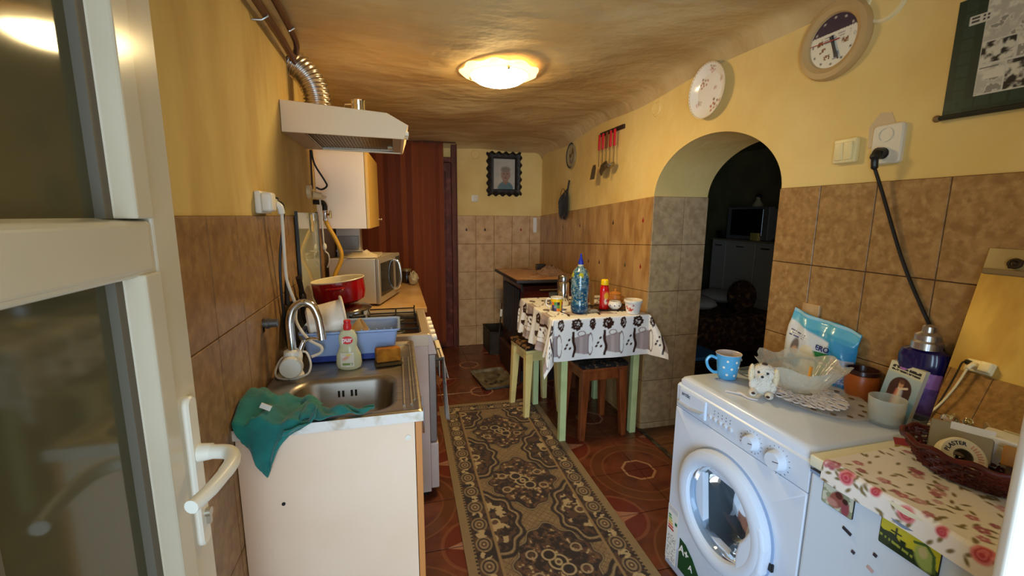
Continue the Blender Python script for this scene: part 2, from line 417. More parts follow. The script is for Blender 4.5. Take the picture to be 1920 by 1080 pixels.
# ---- back doorway: door, casing
DOORW = mat('dark red brown door paint', srgb(104, 40, 28), .6, c2=srgb(78, 28, 20), ns=5, c3=srgb(140, 76, 60), ns3=14)
m = MB(); m.box(-.38, .56, YB-.03, YB, 0, 1.95)
d1 = struct(m.build('door_1', DOORW, smooth=0, bevel=.004))
for z0, z1 in ((.12, .85), (1.0, 1.86)):
    q = MB(); q.box(-.05, .50, YB-.042, YB-.03, z0, z1); q.build('panel', DOORW, d1, smooth=0, bevel=.008)
m = MB(); m.box(.56, .612, YB-.05, YB, 0, 2.14); m.box(.605, .618, YB-.06, YB, 0, 2.14)
struct(m.build('trim_3', mat('brown door casing', srgb(112, 54, 32), .6, c2=srgb(84, 38, 22), ns=8, st=(6, 6, 1)), smooth=0, bevel=.004))
m = MB(); m.box(-.44, .56, YB-.055, YB-.02, 1.95, 2.0); struct(m.build('trim_4', DOORW, smooth=0, bevel=.004))
# ---- next room seen through the arch
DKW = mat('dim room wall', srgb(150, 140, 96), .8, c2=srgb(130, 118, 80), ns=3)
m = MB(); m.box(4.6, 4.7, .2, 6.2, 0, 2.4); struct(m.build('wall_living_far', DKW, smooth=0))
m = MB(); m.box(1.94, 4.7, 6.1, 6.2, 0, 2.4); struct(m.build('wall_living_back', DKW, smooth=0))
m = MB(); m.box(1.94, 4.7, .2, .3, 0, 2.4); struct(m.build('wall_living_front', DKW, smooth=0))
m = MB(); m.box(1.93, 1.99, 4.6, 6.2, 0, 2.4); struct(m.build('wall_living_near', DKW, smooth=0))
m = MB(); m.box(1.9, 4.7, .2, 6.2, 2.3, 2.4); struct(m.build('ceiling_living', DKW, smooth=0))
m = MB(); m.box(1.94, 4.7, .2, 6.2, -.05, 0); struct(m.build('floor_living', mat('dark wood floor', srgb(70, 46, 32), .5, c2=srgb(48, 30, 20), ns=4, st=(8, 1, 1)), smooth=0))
# ================================================================ OPEN DOOR AT THE LEFT
PVC = mat('white door plastic', srgb(216, 208, 186), .16, c2=srgb(206, 196, 172), ns=3)
GLS = mat('smoked frosted glass', (.17, .16, .085), .07, t=.35, ior=1.45, c2=(.14, .135, .07), ns=2)
GSK = mat('grey gasket', srgb(112, 106, 92), .6)
fx, bx_ = -.36, -.42
m = MB()
m.box(bx_, fx, .785, .86, .01, 2.06).box(bx_, fx, .30, .40, .01, 2.06).box(bx_, fx, .40, .785, 1.98, 2.06).box(bx_, fx, .40, .785, .01, .16)
door2 = struct(m.build('door_2', PVC, smooth=0, bevel=.004))
q = MB(); q.prism([(fx-.001, 1.325), (fx-.001, 1.404), (bx_, 1.415), (bx_, 1.31)], .40, .785, axis='y'); q.box(bx_, fx+.001, .39, .775, 1.330, 1.402)
q.build('middle_rail', PVC, door2, smooth=0, bevel=.006, seg=3)
for z0, z1 in ((.16, 1.327), (1.408, 1.98)):
    q = MB()
    for ya, yb in ((.722, .785), (.40, .462)):
        s_ = -1 if ya > .6 else 1; e = ya if s_ < 0 else yb; o_ = yb if s_ < 0 else ya
        q.prism([(o_, fx), (o_, fx+.004), ((o_+e)/2+s_*.012, fx+.004), (e, fx-.016), (e, fx-.03), (o_, fx-.03)], z0, z1, M=Matrix(((0, 1, 0, 0), (1, 0, 0, 0), (0, 0, 1, 0), (0, 0, 0, 1))))
    q.build('glazing_bead', PVC, door2, smooth=0, bevel=.003)
    q = MB(); q.box(fx-.036, fx-.016, .706, .724, z0, z1).box(fx-.036, fx-.016, .46, .478, z0, z1); q.build('gasket', GSK, door2, smooth=0)
    q = MB(); q.box(fx-.038, fx-.028, .42, .76, z0-.02, z1+.02); q.build('pane', GLS, door2, smooth=0)
q = MB(); q.loops([rr(.818, .966, .017, .141, .016, z) for z in (0, .007)]+[rr(.818, .966, .014, .138, .014, .010)], cap0=True, cap1=True,
                  M=Matrix(((0, 0, 1, fx), (1, 0, 0, 0), (0, 1, 0, 0), (0, 0, 0, 1))))
hp = q.build('handle_plate', WPL, door2)
q = MB(); q.cyl((fx+.008, .822, 1.0), (fx+.030, .822, 1.0), .016, .014, 20)
q.tube(spline([(fx+.02, .822, 1.0), (fx+.058, .812, 1.0), (fx+.074, .785, 1.0), (fx+.076, .75, .999), (fx+.070, .70, .998), (fx+.060, .662, .998)], 6), [.0125]*12+[.012]*7+[.011]*6+[.0105]*6, 14)
q.build('lever', WPL, hp)
q = MB(); q.cyl((fx+.008, .822, .884), (fx+.018, .822, .884), .008, n=16); q.box(fx+.008, fx+.017, .818, .826, .862, .884); q.build('lock_cylinder', mat('dull nickel', (.5, .46, .38), .35, 1), hp)
# ================================================================ PIPES, DUCT, HOOD, WALL CABINET
BRN = mat('brown painted pipe', srgb(82, 46, 30), .35)
m = MB(); m.tube(spline([(-.405, -.05, 2.075), (-.405, 1.2, 2.085), (-.408, 2.1, 2.085), (-.42, 2.33, 2.085)], 6), .013, 12)
p1 = thing('heating_pipe', 'lower brown painted pipe running along the top of the left wall', 'pipe', (-.405, 0, 2.07), group='brown ceiling pipes'); m.build('pipe', BRN, p1, world=True)
for y in (1.75, 1.05): q = MB(); q.tube([(-.445, y, 2.06), (-.415, y, 2.062), (-.395, y, 2.075), (-.405, y, 2.10)], .004, 8); q.build('clip', mat('galvanised', (.5, .48, .44), .4, 1), p1, world=True)
m = MB(); m.tube(spline([(-.365, -.05, 2.118), (-.365, 1.2, 2.122), (-.37, 2.0, 2.120), (-.40, 2.22, 2.118)], 6), .012, 12)
p2 = thing('heating_pipe', 'upper brown painted pipe touching the ceiling', 'pipe', (-.365, 0, 2.1), group='brown ceiling pipes'); m.build('pipe', BRN, p2, world=True)
q = MB(); q.tube([(-.365, 1.95, 2.135), (-.352, 1.95, 2.118), (-.372, 1.95, 2.106)], .004, 8); q.build('clip', MATS['galvanised'], p2, world=True)
hood = thing('range_hood', 'cream slope-fronted range hood over the gas cooker', 'range hood', (XL, 2.04, 1.74))
HD = mat('hood enamel', srgb(246, 218, 176), .4)
prof = [(XL+.002, 1.878), (-.024, 1.852), (.066, 1.805), (.046, 1.746), (XL+.002, 1.752)]
hy0, hy1 = 2.04, 2.54
m = MB()
for a, b in ((hy0, hy0+.012), (hy1-.012, hy1)): m.prism(prof, a, b, axis='y')
m.prism([(XL+.002, 1.866), (-.026, 1.840), (-.024, 1.852), (XL+.002, 1.878)], hy0+.012, hy1-.012, axis='y')
m.prism([(-.026, 1.840), (.054, 1.80), (.066, 1.805), (-.024, 1.852)], hy0+.012, hy1-.012, axis='y')
m.prism([(.054, 1.80), (.034, 1.746), (.046, 1.746), (.066, 1.805)], hy0+.012, hy1-.012, axis='y')
m.build('canopy', HD, hood, smooth=0, bevel=.002, world=True)
for xa, xb in ((XL+.005, -.36), (.0, .036)): m = MB(); m.box(xa, xb, hy0+.012, hy1-.012, 1.752, 1.762); m.build('lower_frame', mat('hood inner panel', srgb(176, 150, 120), .5), hood, smooth=0, world=True)
m = MB(); m.box(-.36, .0, hy0+.014, hy1-.014, 1.766, 1.772)
for i in range(24): m.box(-.355+i*.0148, -.348+i*.0148, hy0+.02, hy1-.02, 1.7635, 1.766)
m.build('grease_filter', mat('greasy filter mesh', srgb(120, 98, 66), .45, .6, c2=srgb(92, 72, 46), ns=30), hood, smooth=0, world=True)
m = MB(); m.tube([(-.36, hy0+.016, 1.760), (.0, hy0+.016, 1.756), (.0, hy1-.016, 1.756), (-.36, hy1-.016, 1.760)], .004, 6, closed=True); m.build('filter_rim', STEEL, hood, world=True)
m = MB(); m.box(-.03, -.005, 2.40, 2.46, 1.755, 1.766); m.build('lamp_cover', mat('hood lamp cover', srgb(190, 170, 130), .3), hood, smooth=0, bevel=.003, world=True)
for y in (2.06, 2.10, 2.14): m = MB(); m.box(.046, .066, y-.013, y+.013, 1.762, 1.780); m.build('push_switch', WPL, hood, smooth=0, bevel=.002, world=True)
duct = thing('flexible_duct', 'corrugated aluminium duct rising from the range hood into the wall', 'duct', (-.335, 2.29, 1.875))
path = spline([(-.335, 2.29, 1.872), (-.335, 2.29, 1.93), (-.343, 2.29, 1.985), (-.365, 2.29, 2.035), (-.40, 2.29, 2.075), (-.44, 2.29, 2.10)], 20)
m = MB(); m.tube(path, [.056+.0045*math.cos(i*2*PI/6.2) for i in range(len(path))], 28, caps=False)
m.build('corrugated_tube', mat('aluminium foil', (.62, .58, .52), .28, 1), duct, world=True, smooth=80)
m = MB(); m.lathe([(.050, 0), (.058, 0), (.058, .03), (.050, .03)], 28, M=tr(-.335, 2.29, 1.866)); m.build('collar', BLK, duct, world=True)
cup = thing('steel_cup', 'small stainless steel cup standing on top of the range hood', 'cup', (-.155, 2.30, 1.862))
m = MB(); m.lathe([(0, 0), (.030, 0), (.031, .004), (.033, .088), (.035, .092), (.032, .090), (.030, .006), (0, .006)], 24); m.build('body', CH, cup)
m = MB(); m.tube([(-.033, 0, .075), (-.062, 0, .072), (-.066, 0, .045), (-.06, 0, .02), (-.032, 0, .018)], .004, 8); m.build('handle', CH, cup)
cab = thing('wall_cabinet', 'white wall cabinet with yellow edged door hanging beyond the hood', 'cabinet', (XL, 2.75, 1.335))
m = MB(); cx1 = -.172
m.box(XL+.002, cx1, 2.75, 2.768, 1.335, 1.79).box(XL+.002, cx1, 3.42, 3.438, 1.335, 1.79).box(XL+.002, cx1, 2.768, 3.42, 1.335, 1.351).box(XL+.002, cx1, 2.768, 3.42, 1.774, 1.79).box(XL+.002, XL+.01, 2.768, 3.42, 1.351, 1.774)
m.build('carcass', mat('white cabinet board', srgb(232, 214, 196), .5), cab, smooth=0, bevel=.001, world=True)
Md = tr(cx1+.002, 2.75, 0) @ rotm('Z', -math.radians(2.5))
m = MB(); m.box(0, .017, 0, .68, 1.335, 1.79, M=Md); dr = m.build('door', mat('yellow edging', srgb(224, 178, 92), .45), cab, smooth=0, bevel=.002, world=True)
m = MB(); m.cyl((.017, .62, 1.385), (.032, .62, 1.385), .004, n=10, M=Md); m.ell((.038, .62, 1.385), (.008, .010, .010), 14, 8, M=Md); q = m.build('knob', CH, dr); q.matrix_parent_inverse = (Matrix.Translation(cab.location)).inverted() @ Matrix.Identity(4); q.matrix_parent_inverse = Matrix.Identity(4)
# --- sockets and cables on the left wall
def socket_body(par, y, z, wy, wz, d, mt=WPL, x=XL):
    q = MB(); q.cbox(x, x+d, y-wy/2, y+wy/2, z-wz/2, z+wz/2, .006); return q.build('cover', mt, par, world=True)
so = thing('double_socket', 'white double wall socket with a white adapter above the sink tiles', 'socket', (XL, 1.68, 1.455))
socket_body(so, 1.665, 1.455, .13, .074, .020)
q = MB(); q.cbox(-.425, -.392, 1.600, 1.655, 1.425, 1.487, .008); q.build('adapter', WPL, so, world=True)
pl = thing('white_plug_cord', 'white cord plugged in above the sink, hanging down to the tap', 'cord', (-.42, 1.72, 1.45))
q = MB(); q.cyl((-.424, 1.680, 1.455), (-.398, 1.681, 1.452), .019, .016, 16); q.tube(spline([(-.400, 1.682, 1.452), (-.388, 1.684, 1.44), (-.386, 1.690, 1.415)], 4), [.011]*8+[.006], 10); q.build('plug', WPL, pl, world=True)
q = MB(); q.tube(spline([(-.386, 1.690, 1.42), (-.390, 1.70, 1.30), (-.395, 1.72, 1.20), (-.390, 1.73, 1.15), (-.375, 1.74, 1.08), (-.372, 1.72, 1.02), (-.33, 1.69, .96), (-.285, 1.668, .935), (-.285, 1.66, .915), (-.315, 1.645, .905)], 8), .0055, 8); q.build('cable', WHITE_CABLE, pl, world=True)
pb = thing('black_plug_cord', 'black cord plugged into the double socket, hanging behind the white one', 'cord', (-.42, 1.752, 1.45))
q = MB(); q.cyl((-.424, 1.712, 1.462), (-.400, 1.714, 1.460), .017, .015, 14); q.build('plug', BLK, pb, world=True)
q = MB(); q.tube(spline([(-.402, 1.716, 1.460), (-.388, 1.725, 1.445), (-.394, 1.728, 1.38), (-.416, 1.742, 1.25), (-.424, 1.76, 1.10), (-.424, 1.80, .90)], 6), .005, 8); q.build('cable', BLK, pb, world=True)
s2 = thing('hood_socket', 'yellowed round socket under the hood with a plug in it', 'socket', (XL, 2.54, 1.525))
q = MB(); q.lathe([(0, .02), (.034, .02), (.038, .014), (.039, 0)], 24, M=tr(XL, 2.52, 1.535) @ rotm('Y', PI/2)); q.build('cover', mat('yellowed plastic', srgb(220, 190, 140), .4), s2, world=True)
q = MB(); q.cyl((XL+.018, 2.545, 1.52), (-.385, 2.56, 1.515), .02, .017, 14); q.cyl((-.385, 2.56, 1.515), (-.37, 2.6, 1.51), .010, .006, 10); q.build('plug', MATS['yellowed plastic'], s2, world=True)
hc = thing('power_cable', 'black cord looping from the range hood to the round socket', 'cord', (-.42, 2.56, 1.74))
q = MB(); q.tube(spline([(-.42, 2.555, 1.752), (-.41, 2.57, 1.68), (-.37, 2.60, 1.60), (-.36, 2.60, 1.57), (-.385, 2.58, 1.55), (-.41, 2.57, 1.56)], 8), .005, 8); q.build('cable', BLK, hc, world=True)
q = MB(); q.tube([(-.425, 2.56, 1.752), (-.428, 2.565, 1.55)], .005, 8); q.build('riser', mat('brown wire', srgb(60, 36, 20), .5), hc, world=True)
# --- gas pipe, valve, yellow hose
gp = thing('gas_valve', 'black elbow gas pipe with a steel valve and brass tap on the left wall', 'valve', (-.42, 2.68, 1.48))
q = MB(); q.tube(spline([(XL, 2.66, 1.485), (-.425, 2.67, 1.485), (-.40, 2.69, 1.482), (-.392, 2.70, 1.465), (-.392, 2.70, 1.44)], 6), .014, 12); q.build('elbow', mat('black iron', (.02, .018, .016), .45, .6), gp, world=True)
q = MB(); q.lathe([(0, 0), (.013, 0), (.013, .012), (.010, .014), (.010, .045), (.013, .047), (.013, .06), (0, .06)], 6, M=tr(-.392, 2.70, 1.382)); q.build('valve_body', CH, gp, world=True, smooth=20)
q = MB(); q.cyl((-.392, 2.70, 1.415), (-.365, 2.69, 1.418), .006, n=10); q.cbox(-.366, -.358, 2.672, 2.708, 1.395, 1.438, .003); q.build('tap_lever', BRASS, gp, world=True)
hs = thing('gas_hose', 'thick yellow gas hose curving from the valve down behind the pots', 'hose', (-.392, 2.70, 1.0))
q = MB(); q.tube(spline([(-.392, 2.70, 1.385), (-.380, 2.70, 1.35), (-.345, 2.70, 1.28), (-.318, 2.70, 1.205), (-.322, 2.70, 1.15), (-.352, 2.69, 1.08), (-.385, 2.66, .98), (-.405, 2.64, .90)], 8), .0115, 12); q.build('hose', mat('yellow rubber', srgb(206, 150, 28), .4), hs, world=True)
wc = thing('thin_white_cord', 'thin white cord dangling between the gas valve and the microwave', 'cord', (-.40, 2.70, 1.13))
q = MB(); q.tube(spline([(-.40, 2.60, 1.52), (-.402, 2.64, 1.40), (-.402, 2.66, 1.25), (-.398, 2.67, 1.21), (-.385, 2.68, 1.19), (-.385, 2.70, 1.15), (-.40, 2.72, 1.11)], 8), .004, 6); q.ell((-.400, 2.665, 1.235), (.012, .012, .02)); q.build('cable', WHITE_CABLE, wc, world=True)
# ================================================================ COUNTER RUN: SINK UNIT
EDGE = mat('orange chipboard edge', srgb(206, 134, 70), .5)
su = thing('sink_cabinet', 'cream laminate sink cabinet with an orange edged front', 'cabinet', (-.2, 1.58, 0))
m = MB(); m.box(XL+.0115, .032, 1.215, 1.232, .0, .825); m.build('side_panel', CREAM, su, smooth=0, bevel=.001, world=True)
m = MB(); m.box(XL+.0115, .032, 1.925, 1.942, .0, .825); m.build('side_panel', CREAM, su, smooth=0, bevel=.001, world=True)
m = MB(); m.box(XL+.0115, .03, 1.232, 1.925, .08, .095).box(-.01, .0, 1.232, 1.925, 0, .08); m.build('base_board', CREAM, su, smooth=0, world=True)
for a, b in ((1.217, 1.577), (1.580, 1.942)):
    m = MB(); m.box(.034, .052, a, b, .08, .82); d_ = m.build('door', EDGE, su, smooth=0, bevel=.001, world=True)
    hy = 1.53 if a < 1.3 else 1.63
    m = MB(); m.tube([(.052, hy, .62), (.072, hy, .62), (.072, hy, .72), (.052, hy, .72)], .004, 8); q = m.build('handle', CH, d_); q.matrix_parent_inverse = Matrix.Identity(4)
m = MB(); m.cyl((.012, 1.212, .775), (.012, 1.216, .775), .008, n=14); m.build('screw_cap', WPL, su, world=True)
m = MB(); m.cyl((-.33, 1.2125, .62), (-.33, 1.216, .62), .005, n=10); m.build('screw_hole', BLK, su, world=True)
sk = thing('steel_sink', 'worn stainless steel sink top with a single bowl', 'sink', (-.2, 1.58, .825))
ox0, ox1, oy0, oy1 = XL+.009, .056, 1.205, 1.95
cxs, cys = (ox0+ox1)/2, (oy0+oy1)/2; hx, hy = (ox1-ox0)/2, (oy1-oy0)/2
bxc, byc, bhx, bhy = -.185, 1.398, .158, .142
m = MB(); L_ = lambda cx, cy, a, b, r, z: rr(cx, cy, a, b, r, z, 8)
m.loops([L_(cxs, cys, hx, hy, .008, .826), L_(cxs, cys, hx, hy, .008, .853), L_(cxs, cys, hx-.006, hy-.006, .008, .858), L_(cxs, cys, hx-.014, hy-.014, .010, .857), L_(cxs, cys, hx-.020, hy-.020, .012, .851),
         L_(bxc, byc, bhx+.014, bhy+.014, .075, .851), L_(bxc, byc, bhx+.004, bhy+.004, .07, .849), L_(bxc, byc, bhx-.004, bhy-.004, .066, .835),
         L_(bxc, byc, bhx-.014, bhy-.014, .06, .745), L_(bxc, byc, bhx-.028, bhy-.028, .05, .722), L_(bxc, byc, bhx-.07, bhy-.07, .03, .714), L_(bxc, byc, .035, .035, .03, .710)], cap1=True)
m.build('sink_top', STEEL, sk, world=True, smooth=50)
m = MB(); m.box(ox0, ox1+.001, oy0-.002, oy0+.001, .826, .856); m.build('front_edge', mat('white sink edge', srgb(232, 224, 214), .4, c2=srgb(190, 170, 140), ns=20, lo=.5, hi=.7), sk, smooth=0, bevel=.001, world=True)
m = MB()
for dx in (-.028, -.014, .014, .028): m.loops([[(bxc+dx+a*.0035, byc+bhy-.0085, .800+b*.011) for a, b in ((-1, -1), (1, -1), (1, 1), (-1, 1))], [(bxc+dx+a*.0035, byc+bhy-.0125, .800+b*.011) for a, b in ((-1, -1), (1, -1), (1, 1), (-1, 1))]], cap0=True, cap1=True)
m.build('overflow_slot', BLK, sk, smooth=0, world=True)
m = MB(); m.lathe([(0, .712), (.022, .712), (.030, .7145), (.036, .7125)], 24, M=tr(bxc, byc, 0)); m.build('drain', CH, sk, world=True)
m = MB()
for i in range(2): m.tube([(.004+.022*i, 1.27, .8515), (.004+.022*i, 1.72, .8515), ], .004, 8)
m.tube(spline([(-.02, 1.90, .852), (.03, 1.895, .852), (.036, 1.84, .852), (.036, 1.30, .852)], 8), .003, 8)
m.build('drain_ridges', STEEL, sk, world=True)
# --- tap
tp = thing('electric_tap', 'white electric heater tap with a chrome gooseneck spout', 'tap', (-.365, 1.60, .851))
q = MB(); q.lathe([(0, 0), (.030, 0), (.032, .008), (.027, .02), (.028, .05), (.031, .075), (.028, .095), (.018, .10), (0, .10)], 24); q.build('body', WPL, tp)
q = MB(); q.lathe([(0, 0), (.034, 0), (.037, .006), (.037, .028), (.033, .034), (0, .035)], 28, M=tr(0, -.02, .048) @ rotm('X', PI/2)); q.build('dial', WPL, tp)
q = MB(); q.tube(spline([(.0, 0, .095), (-.002, 0, .16), (-.001, 0, .205), (.012, 0, .245), (.042, 0, .264), (.072, 0, .252), (.088, 0, .215), (.094, 0, .175), (.096, 0, .142)], 8), .0135, 14); q.cyl((.096, 0, .150), (.097, 0, .130), .0155, n=14); q.build('spout', CH, tp)
q = MB(); q.cyl((.02, .01, .085), (.035, .012, .125), .010, .008, 12); q.tube(spline([(.03, .01, .118), (.06, .0, .135), (.10, -.01, .132)], 6), .005, 8); q.build('lever', CH, tp)
q = MB(); q.tube(spline([(-.02, .015, .075), (-.045, .02, .060), (-.060, .0, .025), (-.048, -.02, .008), (-.015, -.035, .005)], 8), .0036, 8); q.build('power_lead', WHITE_CABLE, tp); q = MB(); q.tube(spline([(.02, .015, .085), (.042, .01, .082), (.056, -.005, .045), (.048, -.018, .015), (.02, -.025, .006)], 8), .0036, 8); q.build('power_lead', WHITE_CABLE, tp)
vt = thing('wall_tap', 'grey capped pipe stub sticking out of the tiles behind the tap', 'tap', (XL+.008, 1.55, 1.06))
q = MB(); q.cyl((0, 0, 0), (.045, 0, 0), .014, n=14); q.cyl((.01, 0, 0), (.02, 0, 0), .018, n=14); q.build('stub', mat('dull grey metal', (.18, .17, .16), .45, .8), vt)
q = MB(); q.box(-.001, .002, -.012, .012, -.03, .016); q.build('chipped_plaster', mat('rust stain', srgb(96, 48, 26), .9), vt)
# ================================================================ COOKER
st_ = thing('gas_cooker', 'white gas cooker with an open steel hob and oven door', 'cooker', (-.16, 2.32, 0))
WCK = mat('cooker enamel', srgb(226, 208, 198), .35, c2=srgb(206, 184, 168), ns=3)
sy0, sy1 = 2.035, 2.62
m = MB(); m.box(XL+.03, .128, sy0, sy1, .03, .80); m.build('body', WCK, st_, smooth=0, bevel=.003, world=True)
m = MB()
for x in (-.38, .10):
    for y in (sy0+.04, sy1-.04): m.cyl((x, y, 0), (x, y, .032), .018, n=12)
m.build('feet', BLK, st_, world=True)
m = MB(); m.loops([rr(-.145, (sy0+sy1)/2, .285, .292, .01, .80), rr(-.145, (sy0+sy1)/2, .285, .292, .01, .853), rr(-.145, (sy0+sy1)/2, .280, .288, .012, .858), rr(-.15, (sy0+sy1)/2, .250, .262, .03, .857), rr(-.15, (sy0+sy1)/2, .243, .255, .03, .838)]); m.build('hob_frame', mat('hob rim', srgb(196, 176, 150), .3, .4), st_, world=True)
m = MB(); m.box(-.40, .10, sy0+.03, sy1-.03, .832, .840); m.build('hob_tray', mat('dark greasy steel', (.10, .085, .06), .22, .9, c2=(.04, .032, .024), ns=9), st_, smooth=0, world=True)
for bx, by, r in ((-.27, 2.18, .045), (-.27, 2.46, .04), (-.02, 2.18, .038), (-.02, 2.46, .045)):
    m = MB(); m.lathe([(0, .858), (r*.8, .857), (r, .852), (r, .846), (r*1.15, .843), (r*1.2, .840)], 24, M=tr(bx, by, 0)); m.build('burner', mat('burner cap', (.05, .045, .04), .5, .5), st_, world=True)
for ya, yb in ((sy0+.05, 2.315), (2.335, sy1-.05)):
    m = MB(); z = .876
    m.tube([(-.385, ya, z), (.085, ya, z), (.085, yb, z), (-.385, yb, z)], .004, 6, closed=True)
    for bx in (-.27, -.02):
        m.tube([(bx, ya, z), (bx, yb, z)], .004, 6)
    m.tube([(-.385, (ya+yb)/2, z), (.085, (ya+yb)/2, z)], .004, 6)
    for x in (-.385, .085):
        for y in (ya, yb): m.cyl((x, y, .84), (x, y, .892), .004, n=6)
    m.build('grate', mat('black wire', (.015, .014, .012), .5, .4), st_, world=True)
m = MB(); m.prism([(.128, .855), (.142, .853), (.166, .765), (.166, .755), (.128, .755)], sy0, sy1, axis='y'); cp = m.build('control_panel', WCK, st_, smooth=0, bevel=.002, world=True)
for i in range(5):
    y = sy0+.10+i*.095; m = MB(); m.lathe([(0, .024), (.014, .024), (.017, .018), (.019, 0)], 16, M=tr(.154, y, .81) @ rotm('Y', PI/2-.2)); q = m.build('knob', WPL, cp); q.matrix_parent_inverse = Matrix.Identity(4)
m = MB(); m.box(.128, .162, sy0+.004, sy1-.004, .300, .752); od = m.build('oven_door', mat('oven door steel', srgb(150, 140, 132), .3, .5), st_, smooth=0, bevel=.004, world=True)
m = MB(); m.box(.162, .166, sy0+.03, sy1-.03, .35, .66); m.build('oven_glass', mat('black glass', (.006, .006, .006), .06), od, smooth=0, bevel=.002).matrix_parent_inverse = Matrix.Identity(4)
m = MB(); m.tube([(.162, sy0+.05, .712), (.196, sy0+.05, .712), (.196, sy1-.05, .712), (.162, sy1-.05, .712)], .008, 10); m.build('oven_handle', mat('dark handle', (.10, .09, .08), .35, .6), od).matrix_parent_inverse = Matrix.Identity(4)
m = MB(); m.box(.128, .168, sy0+.004, sy1-.004, .045, .292); m.build('drawer_front', WCK, st_, smooth=0, bevel=.006, world=True)
lid = thing('glass_cooker_lid', 'greenish glass cooker lid standing upright against the left wall', 'lid', (-.42, 2.36, .86))
m = MB(); m.box(-.427, -.421, 2.105, 2.615, .865, 1.425); m.build('pane', mat('greenish lid glass', (.40, .42, .33), .04, coat=.5, c2=(.36, .39, .30), ns=3), lid, smooth=0, bevel=.002, world=True)
for ya in (2.10, 2.613): m = MB(); m.box(-.430, -.418, ya, ya+.008, .865, 1.43); m.build('edge_strip', mat('lid edge', (.03, .035, .03), .4), lid, smooth=0, world=True)
for y in (2.16, 2.56): m = MB(); m.cyl((-.425, y-.02, .87), (-.425, y+.02, .87), .012, n=10); m.build('hinge', BLK, lid, world=True)
nt_ = thing('paper_tag', 'lace trimmed paper tag pinned above the cooker lid', 'tag', (-.42, 2.43, 1.37))
m = MB(); m.prism([(2.395, 1.325), (2.41, 1.332), (2.425, 1.325), (2.44, 1.332), (2.462, 1.325), (2.466, 1.405), (2.45, 1.418), (2.40, 1.418), (2.392, 1.405)], -.419, -.416, axis='x'); m.build('card', mat('cream paper', srgb(226, 206, 160), .8, c2=srgb(180, 156, 110), ns=40), nt_, smooth=0, world=True)
# towels on the oven handle
def towel(name, label, x, y, wdt, z0, z1, dx, seed, colr):
    t = thing(name, label, 'towel', (x, y, z0), group='towels on the oven handle')
    def pos(U, V):
        f = np.abs(V); s_ = np.sign(V)
        return (x+s_*.011+dx*f*(s_ > 0)+.006*np.sin(U*90+seed)*f*4*(s_ > 0)+0*V, y+U*(1-.35*f*3), z1+.008*np.cos(V*20)-f)
    cgrid('cloth', pos, lambda U, V: Paint(U, V, colr).put(sm(np.abs(V-.14)-.004, .004), srgb(150, 150, 150)).c, -wdt/2, wdt/2, -.10, z1-z0, 14, 40, t, mat('towel print', (1, 1, 1), .9, attr='Col'), world=True, solid=.003)
towel('dish_towel', 'long white dish towel hanging low on the oven handle', .196, 2.16, .14, .36, .716, .05, 1, srgb(214, 196, 176))
towel('dish_towel', 'short white dish towel sticking out from the oven handle', .196, 2.32, .16, .55, .716, .22, 3, srgb(222, 208, 186))
# ================================================================ BACK COUNTER, MICROWAVE
ct = thing('back_counter', 'beige counter unit running from the cooker to the brown curtain', 'counter', (-.15, 3.4, 0))
m = MB(); m.box(XL+.0115, .165, 2.66, 4.42, .822, .855); m.build('worktop', mat('beige worktop', srgb(214, 172, 116), .25, c2=srgb(190, 146, 92), ns=5), ct, smooth=0, bevel=.004, world=True)
m = MB(); m.box(-.41, .135, 2.665, 4.41, .08, .822); m.build('carcass', CREAM, ct, smooth=0, world=True)
for i in range(3): m = MB(); m.box(.135, .152, 2.67+i*.58, 3.245+i*.58, .09, .815); m.build('door', CREAM, ct, smooth=0, bevel=.002, world=True)
mw = thing('microwave', 'silver microwave with a curved chrome door handle on the counter', 'microwave', (-.112, 2.758, .856), rot=-.265)
SIL = mat('silver paint', srgb(216, 204, 186), .35, .25)
m = MB(); m.box(-.310, -.024, .0, .48, .014, .294); m.build('housing', SIL, mw, smooth=0, bevel=.004)
for x in (-.28, -.04):
    for y in (.04, .44): m = MB(); m.cyl((x, y, 0), (x, y, .018), .012, n=10); m.build('foot', BLK, mw)
m = MB(); m.box(-.024, .0, -.002, .482, .012, .296); fr_ = m.build('front_frame', mat('microwave grey', srgb(178, 166, 150), .3, .4), mw, smooth=0, bevel=.005)
m = MB(); m.box(-.002, .002, .03, .31, .055, .265); m.build('door_window', MATS['black glass'], mw, smooth=0, bevel=.002)
m = MB(); m.tube(spline([(0, .345, .05), (.030, .345, .075), (.042, .345, .15), (.030, .345, .235), (0, .345, .26)], 6), .010, 12); m.build('door_handle', CH, mw)
m = MB(); m.box(-.002, .0025, .375, .470, .035, .275); m.build('keypad', mat('keypad', (.03, .03, .03), .3), mw, smooth=0)
pp = thing('crumpled_papers', 'crumpled papers and a napkin lying on the microwave', 'paper', (-.2, 2.95, 1.153))
m = MB(); vs = []; fs = []; random.seed(3)
for j in range(9):
    for i in range(9): vs.append((-.30+.022*i+.004*random.random(), 2.80+.025*j, 1.155+.045*max(0, 1-math.hypot(i-5, j-4)/4)*random.uniform(.5, 1)))
for j in range(8):
    for i in range(8): a = j*9+i; fs.append((a, a+1, a+10, a+9))
m.add(vs, fs); m.build('napkin', mat('paper napkin', srgb(216, 196, 160), .9), pp, world=True, smooth=20, solid=.001)
m = MB(); m.box(-.33, -.11, 2.86, 3.08, 1.1535, 1.158, M=None); m.box(-.30, -.10, 2.90, 3.14, 1.158, 1.163); m.build('booklet', mat('paper grey', srgb(190, 172, 140), .8), pp, smooth=0, world=True)
wb = thing('white_box', 'white box with a grey window standing behind the microwave under the wall cabinet', 'box', (-.36, 3.1, 1.153))
m = MB(); m.box(-.425, -.26, 3.37, 3.55, .856, 1.325); m.build('case', mat('white appliance', srgb(222, 208, 186), .4), wb, smooth=0, bevel=.004, world=True)
